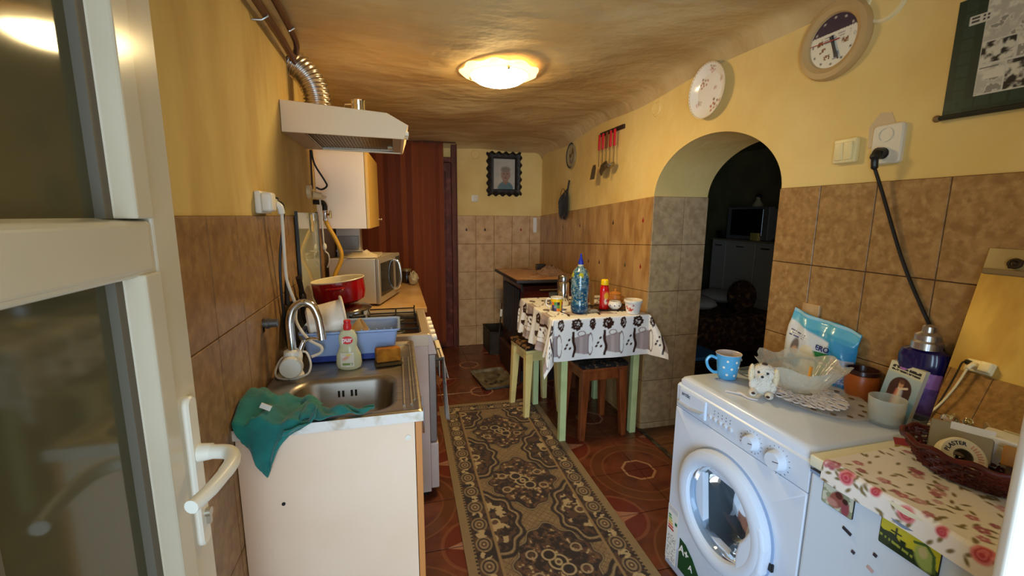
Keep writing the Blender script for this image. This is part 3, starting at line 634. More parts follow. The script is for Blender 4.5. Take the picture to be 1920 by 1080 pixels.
m = MB(); m.box(-.415, -.27, 3.362, 3.372, 1.165, 1.265); m.build('window', mat('grey plastic window', srgb(150, 136, 108), .3), wb, smooth=0, bevel=.003, world=True)
m = MB(); m.box(-.427, -.24, 3.345, 3.372, 1.152, 1.162); m.build('ledge', MATS['white appliance'], wb, smooth=0, bevel=.002, world=True)
jr = thing('counter_jar', 'dark jar on the far end of the beige counter', 'jar', (.07, 3.72, .856))
m = MB(); m.lathe([(0, 0), (.04, 0), (.043, .01), (.043, .075), (.036, .09), (.036, .1)], 20); m.build('body', mat('dark jar glass', (.03, .015, .01), .15), jr)
m = MB(); m.lathe([(.0, .118), (.037, .118), (.039, .11), (.039, .098), (0, .098)], 20); m.build('lid', mat('jar lid', srgb(140, 120, 84), .4, .5), jr)
pbg = thing('plastic_bag', 'crumpled clear bag hanging over the counter beside the dark jar', 'bag', (.12, 3.62, .856))
m = MB(); random.seed(5); m.ell((0, 0, .045), (.04, .09, .055), 16, 10); m.v = [(x*random.uniform(.8, 1.15), y*random.uniform(.8, 1.15), max(.0, z)*random.uniform(.8, 1.2)) for x, y, z in m.v]; m.build('film', mat('clear film', srgb(226, 214, 180), .25, t=.5, ior=1.2), pbg, smooth=10)
# ================================================================ THINGS ON SINK AND COOKER
rk = thing('dish_rack', 'light blue plastic dish rack with a dark blue base behind the sink', 'dish rack', (-.185, 1.815, .853))
BLU = mat('light blue plastic', srgb(150, 172, 212), .4)
m = MB()
def ring4(hx, hy, z, r=.02): return rr(0, 0, hx, hy, r, z, 4)
m.loops([ring4(.160, .088, .022), ring4(.176, .103, .118), ring4(.186, .111, .124), ring4(.186, .111, .118), ring4(.180, .106, .114), ring4(.172, .099, .108), ring4(.157, .085, .026)], cap1=True)
m.build('basket', BLU, rk, smooth=40)
m = MB(); m.loops([ring4(.150, .080, 0), ring4(.160, .090, .004), ring4(.163, .092, .026), ring4(.150, .080, .026)], cap0=True); m.build('base', mat('dark blue plastic', srgb(40, 60, 140), .4), rk)
for i in range(12):
    m = MB(); m.tube([(-.155+i*.028, -.094, .102), (-.155+i*.028, -.099, .126)], .003, 6); m.build('tooth', BLU, rk)
# white enamel pot lying on its side in the rack
ep = thing('enamel_pot', 'cream enamel pot tipped on its side in the dish rack', 'pot', (-.275, 1.80, .93))
Mp = rotm('Z', math.radians(12)) @ rotm('Y', math.radians(84))
m = MB(); m.lathe([(0, -.075), (.058, -.075), (.070, -.068), (.082, .055), (.083, .058), (.080, .058), (.068, -.062), (0, -.068)], 32, M=Mp); m.v = [(x, y, z+.065) for x, y, z in m.v]; m.build('body', mat('cream enamel', srgb(240, 224, 200), .3), ep)
m = MB(); m.lathe([(.080, .054), (.095, .055), (.098, .060), (.094, .064), (.080, .064)], 32, M=Mp); m.v = [(x, y, z+.065) for x, y, z in m.v]; m.build('rim', MATS['cream enamel'], ep)
bw = thing('ochre_bowl', 'yellowish plastic bowl leaning behind the dish soap in the rack', 'bowl', (-.185, 1.83, .90))
m = MB(); m.lathe([(0, 0), (.022, 0), (.036, .015), (.046, .04), (.048, .055), (.045, .055), (.034, .018), (0, .004)], 28, M=tr(0, 0, .03) @ rotm('Y', math.radians(62))); m.build('bowl', mat('ochre plastic', srgb(214, 178, 120), .4), bw)
# dish soap
ds = thing('dish_soap_bottle', 'clear dish soap bottle with red cap on the sink edge', 'bottle', (-.187, 1.645, .852), rot=-.12)
def flat(prof, fy): return [[(r*math.cos(a), r*fy*math.sin(a), z) for a in [2*PI*i/28 for i in range(28)]] for r, z in prof]
SOAP = mat('pale soap liquid', srgb(226, 220, 176), .15, t=.22, ior=1.3)
m = MB(); m.loops(flat([(.034, .0), (.042, .006), (.046, .025), (.043, .055), (.033, .078), (.030, .088), (.033, .105), (.032, .125), (.024, .142), (.013, .150)], .62), cap0=True, cap1=True); m.build('body', SOAP, ds)
m = MB(); m.lathe([(.0135, .148), (.0145, .150), (.0145, .166), (.012, .170), (.012, .176), (.013, .178), (.012, .184), (0, .185)], 20); m.build('cap', mat('red cap', srgb(206, 36, 34), .35), ds)
Mt = tr(0, -.0225, .115) @ rotm('X', PI/2)
m = MB(); m.prism([(.020*math.cos(a), .015*math.sin(a)+.0) for a in [2*PI*i/24 for i in range(24)]], 0, .0008, M=tr(.002, -.0212, .113) @ rotm('X', PI/2)); lb = m.build('logo_patch', mat('label red', srgb(222, 52, 56), .4), ds)
m = MB(); m.text('pur', .026, tr(.001, -.0228, .115) @ rotm('X', PI/2), bold=.0006); m.build('logo_text', mat('label white', srgb(245, 240, 232), .4), lb)
def spaint(U, V):
    p = Paint(U, V, srgb(226, 214, 190)); p.put(fbm(U*70, V*70, 3) > .55, srgb(238, 226, 212)); p.disc(-.004, .010, .014, srgb(232, 170, 140), .004, ry=.006, ang=.5); p.disc(.006, .022, .010, srgb(226, 206, 96), .004, ry=.004); p.rect(-.018, .018, -.018, -.010, srgb(122, 150, 70)); p.disc(.012, -.014, .003, srgb(230, 230, 200)); return p.c
cgrid('label', lambda U, V: (U, -.0288-.0*U+.9*np.abs(U)**2*6, V+.038), spaint, -.024, .024, -.024, .030, 24, 28, ds)
# sponge
sp_ = thing('sponge', 'orange brown scouring sponge on the sink edge', 'sponge', (-.048, 1.66, .853), rot=.15)
m = MB(); m.cbox(-.05, .05, -.032, .032, .0, .012, .004); m.build('scouring_pad', mat('dark pad', srgb(84, 62, 22), .95, b=.6, bs=200), sp_)
m = MB(); m.cbox(-.045, .045, -.030, .034, .012, .062, .006, M=rotm('X', -.12)); m.build('foam', mat('orange foam', srgb(190, 118, 24), .95, c2=srgb(150, 88, 14), ns=40, b=.8, bs=150), sp_)
# teal cloth draped over the sink corner
TEAL = mat('teal cloth', srgb(22, 128, 118), .85, c2=srgb(14, 100, 94), ns=12, b=.3, bs=300, sheen=.3)
tc = thing('teal_cloth', 'crumpled teal cloth hanging over the near corner of the sink', 'cloth', (-.36, 1.22, .855))
def tpos(U, V):
    # U 0..1 left to right, V 0 (back, on sink) .. 1 (hanging tip)
    back = 1.44-.12*U; x = -.43+.20*U
    over = np.clip((V-.52)/.48, 0, 1)
    y = back+(1.195-back)*np.clip(V/.52, 0, 1)-.012*over
    wr = fbm(U*5+1.7*V, V*5, 4, 3)-.5; wr2 = np.sin(U*17+4*V+3*wr)
    lump = np.exp(-((V-.28)/.22)**2)
    z = .864+.055*lump*(.55+.45*np.sin(U*6.0+.8))*(1-.55*U)+.020*wr*2*(1-over)+.008*wr2*(1-over)
    drop = .135*(1-np.abs(U-.38)/.62)*over**1.1
    z = z-np.where(V > .5, drop+.010*over, 0)
    y = y+np.where(over > 0, -.012*wr2*over-.010*np.sin(over*PI), 0)
    x = x*(1)+.13*over*(.36-U)*.9
    x = np.maximum(x, -.430)
    z = np.where(V < .5, np.maximum(z, .860), z)
    return x, y, z
cgrid('cloth', tpos, lambda U, V: Paint(U, V, srgb(22, 128, 118)).c, 0, 1, 0, 1, 48, 60, tc, TEAL, world=True, solid=.003)
def tpos2(U, V):
    x = -.27+.19*U; y = 1.225+.045*(1-U)*(V-.3)*2+.02*U*V+.010*np.sin(U*14); z = .866+.022*(1-U)*np.sin(V*PI)*(.7+.5*np.sin(U*15))+.004*np.sin(V*9+U*20)
    return x, y, np.maximum(z, .8605)
cgrid('twisted_tail', tpos2, lambda U, V: Paint(U, V, srgb(22, 128, 118)).c, 0, 1, 0, 1, 40, 14, tc, TEAL, world=True, solid=.003)
m = MB(); m.box(0, .028, 0, .004, 0, .014, M=tr(-.372, 1.225, .905) @ rotm('Y', .5)); m.build('care_label', mat('label cloth', srgb(220, 212, 196), .8), tc, smooth=0, world=True)
# pots on the cooker
pt = thing('steel_pot', 'steel pot with a lid and dark handle on the rear burner', 'pot', (-.245, 2.22, .88))
m = MB(); m.lathe([(0, 0), (.098, 0), (.105, .006), (.105, .078), (.110, .082), (.104, .080), (.10, .01), (0, .006)], 36); m.build('body', CH, pt)
m = MB(); m.lathe([(.112, .082), (.113, .088), (.095, .098), (.05, .108), (0, .110)], 36); m.build('lid', mat('lid steel', (.55, .52, .45), .2, 1), pt)
m = MB(); m.cbox(.095, .130, -.035, .035, .050, .068, .006, M=rotm('Z', -1.1)); m.build('handle', BLK, pt)
rp = thing('red_pot', 'red enamel pot with a cream inside, tilted on the steel pot', 'pot', (-.272, 2.22, .992), rot=(0, math.radians(-6), 0))
m = MB(); m.lathe([(0, .004), (.092, .004), (.112, .016), (.120, .05), (.119, .112)], 40); m.build('outside', mat('red enamel', srgb(176, 12, 18), .18, c2=srgb(150, 8, 14), ns=5, coat=.4), rp)
m = MB(); m.lathe([(.119, .112), (.124, .116), (.122, .119), (.117, .116), (.116, .10), (.113, .05), (.104, .018), (.088, .010), (0, .010)], 40); m.build('inside', mat('cream enamel inside', srgb(226, 210, 170), .3), rp)
for s_ in (1, -1): m = MB(); m.tube(spline([(-.035, s_*.118, .085), (-.03, s_*.15, .09), (.03, s_*.15, .09), (.035, s_*.118, .085)], 6), .007, 10); m.build('handle', MATS['red enamel'], rp)
# black pan standing behind the rack
fp = thing('frying_pan', 'black frying pan standing on edge against the tiles behind the tap', 'pan', (-.405, 1.84, .853))
m = MB(); m.lathe([(0, 0), (.085, 0), (.105, .022), (.108, .022), (.088, -.003), (0, -.003)], 32, M=tr(-.012, 0, .115) @ rotm('Y', math.radians(80))); m.build('pan', mat('black iron pan', (.012, .011, .010), .45), fp)
m = MB(); m.tube([(-.02, .0, .21), (-.026, .03, .29), (-.024, .04, .31)], [.009, .010, .008], 10); m.build('handle', BLK, fp)
ld = thing('ladle_black', 'black plastic ladle hanging at the corner of the cooker lid', 'ladle', (-.41, 2.06, .86))
m = MB(); m.ell((0, 0, .185), (.012, .032, .036), 18, 10); m.build('bowl', BLK, ld)
m = MB(); m.tube([(0, -.01, .21), (-.004, -.05, .29)], [.010, .012], 10); m.tube([(0, 0, .16), (0, .005, .0)], .007, 8); m.build('handle', BLK, ld)
# ================================================================ BACK END: CURTAIN, PICTURE, FAR WALL
cu = thing('brown_curtain', 'tall reddish brown curtain covering the doorway in the back wall', 'curtain', (.02, 4.50, 0))
def cpos(U, V):
    q_ = np.mod(U/.11, 1); f = .055*np.abs(q_-.5)-.012
    return U+.004*np.sin(U*40), 4.505+f, V
def cpaint(U, V):
    p = Paint(U, V, srgb(140, 68, 32)); st = hashn(np.floor(U/.055), np.floor(V*0), 2); p.put((st > .6)*.8, srgb(116, 52, 26)); p.put((st < .25)*.8, srgb(154, 78, 36)); p.put(.6*fbm(U*60, V*2.5, 4), srgb(128, 58, 28)); return p.c
cgrid('cloth', cpos, cpaint, -.43, .475, .03, 2.135, 200, 24, cu, mat('curtain print', (1, 1, 1), .75, attr='Col', sheen=.2), world=True, solid=.003)
m = MB(); m.tube([(-.44, 4.50, 2.135), (.60, 4.50, 2.138)], .009, 8); m.build('rod', BRN, cu, world=True)
pf = thing('framed_portrait', 'framed portrait photograph in a carved black frame on the back wall', 'picture', (1.126, YB, 1.855), rot=0)
def wav(hx, hy, n=120, amp=.011, k=26):
    pts = []
    per = [(hx, -hy), (hx, hy), (-hx, hy), (-hx, -hy), (hx, -hy)]
    for (a, b), (c, d) in zip(per[:-1], per[1:]):
        for i in range(n//4):
            t = i/(n//4); x, y = a+(c-a)*t, b+(d-b)*t
            L2 = math.hypot(c-a, d-b); w_ = amp*math.sin(t*L2*2*PI/.075)
            nx, ny = (1 if a == c and a > 0 else -1 if a == c else 0), (1 if b == d and b > 0 else -1 if b == d else 0)
            e = min(t, 1-t); pts.append((x+nx*w_, y+ny*w_))
    return pts
P2 = lambda lp, d: [(x, -d, z) for x, z in lp]
outer = wav(.185, .222); mid = wav(.165, .20, amp=.006); k = len(outer)
def rect_loop(hx, hy, n):
    pts = []; per = [(hx, -hy), (hx, hy), (-hx, hy), (-hx, -hy), (hx, -hy)]
    for (a, b), (c, d) in zip(per[:-1], per[1:]):
        for i in range(n//4): t = i/(n//4); pts.append((a+(c-a)*t, b+(d-b)*t))
    return pts
m = MB(); m.loops([P2(outer, .001), P2(outer, .018), P2(mid, .034), P2(rect_loop(.138, .175, k), .026), P2(rect_loop(.125, .162, k), .030), P2(rect_loop(.115, .155, k), .012)]); m.build('carved_frame', mat('black carved wood', (.012, .008, .007), .4, b=.4, bs=80), pf, smooth=40)
def portrait(U, V):
    p = Paint(U, V, srgb(196, 194, 184)); p.rect(-.2, -.06, -.2, .2, srgb(186, 184, 174), .03); p.put(.5*fbm(U*14, V*14, 9), srgb(140, 140, 136))
    p.disc(.012, -.15, .085, srgb(82, 118, 130), .01, ry=.075); p.disc(.012, -.055, .030, srgb(150, 120, 106), .01, ry=.05); p.disc(.014, -.005, .052, srgb(158, 132, 118), .012, ry=.066)
    p.disc(.014, .048, .052, srgb(132, 124, 118), .015, ry=.030); p.disc(-.006, .004, .009, srgb(90, 74, 70), .006, ry=.005); p.disc(.034, .004, .009, srgb(90, 74, 70), .006, ry=.005); p.disc(.014, -.018, .006, srgb(140, 112, 100), .005, ry=.014); p.disc(.014, -.040, .016, srgb(124, 86, 80), .005, ry=.005)
    return p.c
cgrid('photograph', lambda U, V: (U, -.012+0*U, V), portrait, -.118, .118, -.158, .158, 60, 80, pf, mat('glossy print', (1, 1, 1), .2, attr='Col', coat=.5))
lsw = thing('small_wall_switch', 'small white wall switch left of the framed portrait', 'switch', (.808, YB, 1.598)); m = MB(); m.cbox(-.035, .035, -.012, 0, -.035, .035, .005); m.build('plate', WPL, lsw); m = MB(); m.cbox(-.014, .026, -.018, -.010, -.022, .016, .003); m.build('rocker', WPL, lsw)
def ringthing(label, loc, nrm, r, w_=.006, d=.006, fill=PAINT):
    t = thing('vent_cover', label, 'vent', loc, group='painted-over round vents'); M = {'y': rotm('X', PI/2), 'x': rotm('Y', -PI/2)}[nrm]
    m = MB(); m.lathe([(r-w_*1.4, 0), (r-w_, d), (r, d), (r+w_*.5, 0)], 36, M=M); m.build('rim', fill, t)
    m = MB(); m.lathe([(0, d*.4), (r-w_*.8, d*.4), (r-w_*.8, 0)], 36, M=M); m.build('disc', PAINT, t)
ringthing('painted-over round vent high on the back wall left of the portrait', (.818, YB, 2.045), 'y', .045)
ringthing('painted-over round vent above the arch', (XR, 2.45, 2.065), 'x', .042, .006, .008)
ringthing('painted-over round vent with chipped rim right of the clock', (XR, 1.165, 2.11), 'x', .062, .008, .008, mat('chipped white rim', srgb(240, 224, 176), .7))
tw_ = thing('paper_strip', 'white paper strip hanging on the back tiles in the corner', 'paper', (1.475, YB-.01, 1.25)); m = MB(); m.box(-.02, .02, -.005, 0, -.0, .15); m.build('strip', mat('white paper', srgb(236, 232, 222), .7), tw_, smooth=0); m = MB(); m.cyl((0, -.004, .0), (0, -.004, -.012), .018, n=16); m.build('roll', MATS['white paper'], tw_)
# ---- on the right wall
def wplate(name, label, y, z, r, paintf, dish):
    t = thing(name, label, 'plate', (XR, y, z), rot=-PI/2, group='decorative wall plates')
    # local: x -> -Y world, y -> +X world ; face looks to -y
    def pos(U, V):
        rr_ = U*r; dep = np.where(U < .62, -.010-.002*(1-U), -.010-dish*((U-.62)/.38)**1.2)
        return rr_*np.cos(V), dep+0*V-.006, rr_*np.sin(V)
    cgrid('face', pos, lambda U, V: paintf(U*np.cos(V), U*np.sin(V)), 0.001, 1, 0, 2*PI, 40, 96, t, mat('glazed plate', (1, 1, 1), .15, attr='Col', coat=.4))
    m = MB(); m.lathe([(0, .0), (r*.5, .0), (r*.62, .010), (r, .016+dish), (r, .017+dish)], 48, M=rotm('X', PI/2)); m.build('back', WGL, t); return t
def floral(U, V):
    p = Paint(U, V, srgb(240, 236, 228))
    for cx, cy, s in ((-.35, .35, .2), (.15, .75, .14), (.35, -.55, .26), (.3, .05, .07), (-.55, -.35, .12), (.62, .3, .1)):
        for i in range(9):
            a = i*2.4; rr_ = s*.32*math.sqrt(i); p.disc(cx+rr_*math.cos(a)*1.3, cy+rr_*math.sin(a), s*.20, srgb(190, 110, 84) if i % 3 else srgb(140, 112, 62), .04)
    p.ring(0, 0, .985, .02, srgb(206, 170, 90), .02); return p.c
wplate('porcelain_plate', 'large white porcelain plate with flower sprays above the arch', 1.962, 2.04, .132, floral, .022)
def brownp(U, V):
    p = Paint(U, V, srgb(176, 160, 120)); p.ring(0, 0, .93, .07, srgb(60, 48, 32), .03); p.ring(0, 0, .80, .015, srgb(90, 74, 48), .02)
    p.put((fbm(U*5, V*5, 2) > .52)*(np.hypot(U/.45, V/.65) < 1)*.85, srgb(104, 62, 36)); return p.c
wplate('carved_plate', 'small carved brown plate hanging near the back corner', 3.735, 1.953, .112, brownp, .010)
rk2 = thing('utensil_rail', 'dark wooden hook rail high on the right wall', 'rail', (XR, 2.99, 2.035), rot=-PI/2)
m = MB(); m.cbox(-.19, .17, -.016, 0, -.014, .014, .003); m.build('rail', mat('dark rail wood', srgb(52, 34, 22), .5), rk2)
for i, x in enumerate((-.15, -.09, -.03, .03, .09)): m = MB(); m.tube([(x, -.014, .0), (x, -.030, -.004), (x, -.030, .008)], .002, 6); m.build('hook', BLK, rk2)
RED = mat('red plastic handle', srgb(206, 30, 44), .3); TOOL = mat('dull tool steel', (.34, .31, .26), .35, 1)
def utensil(label, x, kind, hm=RED):
    t = thing({'turner': 'spatula', 'ladle': 'ladle', 'spoon': 'slotted_spoon', 'fork': 'meat_fork', 'masher': 'wooden_handled_skimmer'}[kind], label, 'utensil', (XR-.036, 2.99-x, 2.03), rot=-PI/2, group='kitchen utensils on the hook rail')
    m = MB(); m.cbox(-.013, .013, -.006, .006, -.115, .0, .005); m.build('handle', hm, t)
    m = MB(); m.tube([(0, 0, -.11), (0, 0, -.235)], .003, 6); m.build('shaft', TOOL, t)
    m = MB()
    if kind == 'turner': m.prism([(-.02, -.225), (.02, -.225), (.036, -.26), (.038, -.335), (-.038, -.335), (-.036, -.26)], -.001, .001, axis='y', M=rotm('X', -.15))
    elif kind == 'ladle': m.lathe([(0, -.03), (.022, -.024), (.036, -.008), (.038, .006), (.035, .006), (.02, -.018), (0, -.024)], 20, M=tr(0, -.03, -.245) @ rotm('X', .4))
    elif kind == 'spoon': m.ell((0, -.004, -.265), (.028, .005, .042), 16, 10)
    elif kind == 'fork':
        for dx in (-.008, .008): m.tube([(0, 0, -.23), (dx, -.002, -.25), (dx, -.006, -.33)], .0025, 6)
    else: m.lathe([(0, 0), (.045, .002), (.05, .008), (.046, .006), (0, .004)], 20, M=tr(0, -.012, -.255) @ rotm('X', 1.2))
    m.build('head', TOOL, t)
utensil('red handled steel turner at the far end of the hook rail', -.15, 'turner'); utensil('red handled slotted spoon on the hook rail next to the turner', -.09, 'spoon')
utensil('skimmer with a brown wooden handle in the middle of the hook rail', -.03, 'masher', mat('brown wood handle', srgb(120, 62, 26), .4)); utensil('red handled meat fork on the hook rail', .03, 'fork'); utensil('red handled steel ladle at the near end of the hook rail', .09, 'ladle')
sv = thing('bristle_duster', 'dark grey bristly bundle hanging by a thin stem near the back corner', 'duster', (XR-.02, 3.76, 1.74))
m = MB(); m.tube([(0, 0, .0), (-.002, .035, -.09)], .008, 8); m.build('stem', mat('dark stem', (.03, .026, .022), .6), sv)
random.seed(11); m = MB()
for i in range(170):
    a = random.uniform(-1, 1); b = random.uniform(-.6, .6); L3 = random.uniform(.18, .29)
    p0 = Vector((-.004, .03, -.07)); w0 = .085*a; e = p0+Vector((-.022+.02*b, .04+w0*1.0, -L3)); md_ = p0+Vector((-.03+.014*b, .02+w0*1.25, -L3*.5))
    m.tube(spline([p0, md_, e], 3), [.0022]*6+[.0012], 4)
o = m.build('bristles', mat('grey bristle', (.035, .032, .03), .7), sv); o['kind'] = 'stuff'
m = MB(); m.tube([(-.03+.0*math.cos(a), .075+.075*math.cos(a), -.20+.13*math.sin(a)) for a in [2*PI*i/30 for i in range(30)]], .003, 6, closed=True); m.build('wire_loop', TOOL, sv)
# ================================================================ WOOD STOVE
ws = thing('wood_stove', 'brown enamel wood stove with a stained top plate in the back corner', 'stove', (1.24, 3.75, 0))
WSB = mat('dark red brown enamel', srgb(78, 26, 18), .3, c2=srgb(52, 16, 12), ns=5)
m = MB(); m.box(1.0, 1.50, 3.42, 4.12, .10, .84); m.build('body', WSB, ws, smooth=0, bevel=.01, world=True)
m = MB(); m.box(.99, 1.51, 3.41, 4.13, .0, .10); m.build('plinth', mat('stove plinth', (.02, .014, .012), .5), ws, smooth=0, world=True)
def wtop(U, V):
    p = Paint(U, V, srgb(186, 136, 96)); p.put((fbm(U*9, V*9, 5) > .56)*.8, srgb(122, 58, 44)); p.put((fbm(U*14, V*14, 8) > .62)*.8, srgb(206, 176, 140)); return p.c
cgrid('top_cover', lambda U, V: (U, V, .899+0*U), wtop, .94, 1.515, 3.36, 4.16, 40, 50, ws, mat('oilcloth', (1, 1, 1), .4, attr='Col'), world=True)
m = MB(); m.cbox(.93, 1.52, 3.35, 4.17, .872, .898, .004); m.build('top_plate', mat('black stove plate', (.02, .016, .014), .5), ws, world=True)
m = MB(); m.tube([(.985, 3.38, .80), (.985, 3.38, .855), (.985, 4.1, .855)], .008, 8); m.build('side_rail', mat('black rail', (.015, .012, .011), .4, .5), ws, world=True)
m = MB(); m.box(1.15, 1.34, 3.408, 3.42, .79, .808); m.build('front_handle', CH, ws, smooth=0, bevel=.004, world=True)
m = MB(); m.box(1.06, 1.44, 3.41, 3.42, .45, .76); m.build('fire_door', WSB, ws, smooth=0, bevel=.008, world=True)
for i in range(7): m = MB(); m.box(.985, 1.0, 3.50+i*.08, 3.55+i*.08, .35, .80); m.build('side_fin', mat('black stove plate', 0), ws, smooth=0, bevel=.004, world=True)
lb_ = thing('matchbox', 'small dark matchbox on the wood stove by the back wall', 'box', (1.37, 4.05, .90)); m = MB(); m.cbox(-.045, .045, -.03, .03, 0, .05, .003); m.build('sleeve', mat('matchbox paper', (.02, .018, .02), .6), lb_); m = MB(); m.cbox(-.047, .047, -.026, .026, .006, .044, .002); m.build('tray', mat('matchbox tray', srgb(120, 100, 80), .8), lb_)
bg_ = thing('clear_plastic_bag', 'crumpled clear plastic bag lying on the wood stove', 'bag', (1.36, 3.72, .90))
random.seed(21); m = MB(); vs = []; fs = []
for j in range(15):
    for i in range(15):
        d = math.hypot(i-7, j-7)/7.5; vs.append(((i-7)*.019*random.uniform(.9, 1.1), (j-7)*.028, .001+max(0, 1-d)*random.uniform(.03, .10)))
for j in range(14):
    for i in range(14): a = j*15+i; fs.append((a, a+1, a+16, a+15))
m.add(vs, fs); m.build('film', mat('bag film', srgb(226, 200, 180), .18, t=.75, ior=1.15), bg_, smooth=15)
# firewood trough, poker, drip tray
ac = thing('ash_box', 'dark sheet metal ash box on the floor beside the wood stove', 'box', (.96, 4.2, 0))
m = MB(); DKM = mat('dark grimy metal', srgb(66, 54, 36), .6, .3, c2=srgb(40, 30, 20), ns=7)
for a in ((.885, .895, 4.20, 4.55, 0, .24), (1.08, 1.09, 4.20, 4.55, 0, .24), (.895, 1.08, 4.20, 4.21, 0, .24), (.895, 1.08, 4.54, 4.55, 0, .24), (.895, 1.08, 4.21, 4.54, 0, .02)): m.box(*a)
m.build('box', DKM, ac, smooth=0, world=True)
m = MB(); m.tube([(.885, 4.20, .24), (1.09, 4.20, .24), (1.09, 4.55, .24), (.885, 4.55, .24)], .007, 6, closed=True); m.build('rim', DKM, ac, world=True)
wt = thing('wood_board', 'long dark board standing along the side of the wood stove', 'board', (.955, 3.7, 0)); m = MB(); m.box(.945, .975, 3.36, 4.0, 0, .24); m.box(.94, .98, 3.36, 4.0, .228, .242); m.build('board', mat('dark stained board', srgb(72, 36, 22), .5, c2=srgb(50, 24, 14), ns=6, st=(8, 1, 8)), wt, smooth=0, bevel=.003, world=True)
pk = thing('fire_poker', 'white handled brush and poker leaning against the wood stove', 'poker', (.935, 4.0, 0)); m = MB(); m.tube([(.93, 3.98, .245), (.97, 4.02, .58)], .006, 8); m.build('rod', DKM, pk, world=True); m = MB(); m.tube([(.955, 4.005, .45), (.963, 4.012, .52)], .012, 8); m.build('grip', WPL, pk, world=True)
dt = thing('drip_tray', 'shallow grey enamel tray on the floor in front of the wood stove', 'tray', (.775, 3.52, 0), rot=.12)
m = MB(); m.loops([rr(0, 0, .13, .20, .02, .002), rr(0, 0, .145, .215, .025, .028), rr(0, 0, .152, .222, .027, .030), rr(0, 0, .140, .210, .024, .028), rr(0, 0, .126, .196, .018, .007)], cap0=True, cap1=True); m.build('pan', mat('speckled enamel', srgb(128, 118, 96), .5, c2=srgb(78, 66, 48), ns=14), dt)
m = MB(); random.seed(4)
for i in range(7): m.ell((random.uniform(-.09, .09), random.uniform(-.13, .13), .011), (.015, .02, .005), 8, 5)
o = m.build('ash_crumbs', mat('ash', srgb(60, 46, 32), .9), dt); o['kind'] = 'stuff'
# ================================================================ TABLE AND STOOLS
GRN = mat('pale green paint', srgb(204, 216, 152), .45, c2=srgb(178, 190, 124), ns=6, lo=.5, hi=.75)
TX0, TX1, TY0, TY1, TZ = .885, 1.505, 2.345, 3.02, .812
tb = thing('kitchen_table', 'small kitchen table with pale green legs against the right wall', 'table', (1.2, 2.68, 0))
m = MB(); m.box(TX0, TX1, TY0, TY1, TZ-.022, TZ); m.build('tabletop', GRN, tb, smooth=0, bevel=.003, world=True)
m = MB(); a = .035
for b in ((TX0+a, TX1-a, TY0+a, TY0+a+.02), (TX0+a, TX1-a, TY1-a-.02, TY1-a), (TX0+a, TX0+a+.02, TY0+a, TY1-a), (TX1-a-.02, TX1-a, TY0+a, TY1-a)): m.box(*b, TZ-.11, TZ-.022)
m.build('apron', GRN, tb, smooth=0, world=True)
for x in (.975, 1.472):
    for y in (2.405, 2.96): m = MB(); m.box(x-.021, x+.021, y-.021, y+.021, 0, TZ-.022); m.build('leg', GRN, tb, smooth=0, bevel=.003, world=True)
cl = thing('coffee_print_tablecloth', 'white oilcloth tablecloth printed with coffee cups on the kitchen table', 'tablecloth', (1.2, 2.68, TZ))
Lx, Ly = TX1-TX0+.012, TY1-TY0+.012
def drape(U, V):
    ds = np.maximum(-U, 0)+np.maximum(U-Lx, 0); dt_ = np.maximum(-V, 0)+np.maximum(V-Ly, 0)
    sx = np.where(U < 0, -1., 1.); sy = np.where(V < 0, -1., 1.)
    ex = np.clip(U, 0, Lx); ey = np.clip(V, 0, Ly); rho = np.hypot(ds, dt_); k = np.maximum(rho, 1e-6)
    dx, dy = sx*ds/k, sy*dt_/k; r0 = .008
    out = r0*(1-np.exp(-rho/r0)); drop = rho-r0*(1-np.exp(-rho/r0))
    corner = 2*np.abs(dx*dy)
    left = (U < 0); right = (U > Lx); front = (V < 0)
    fold = np.where(left & (dt_ < 1e-9), .08*np.sin(ey*42+.6)+.04*np.sin(ey*77)+.07, 0)
    fold = fold+np.where(front & (ds < 1e-9), .03*np.sin(ex*17+1)+.03, 0)
    fl = np.where(right & ~front, .03, np.where(right & front, .10+.42*corner, .02+fold+.30*corner*np.where(front, 1, .5)))
    out = out+rho*fl
    drop = drop*np.sqrt(np.maximum(1-fl**2, .3))
    x = TX0-.006+ex+dx*out; y = TY0-.006+ey+dy*out; z = TZ+.004-drop
    return x, y, z
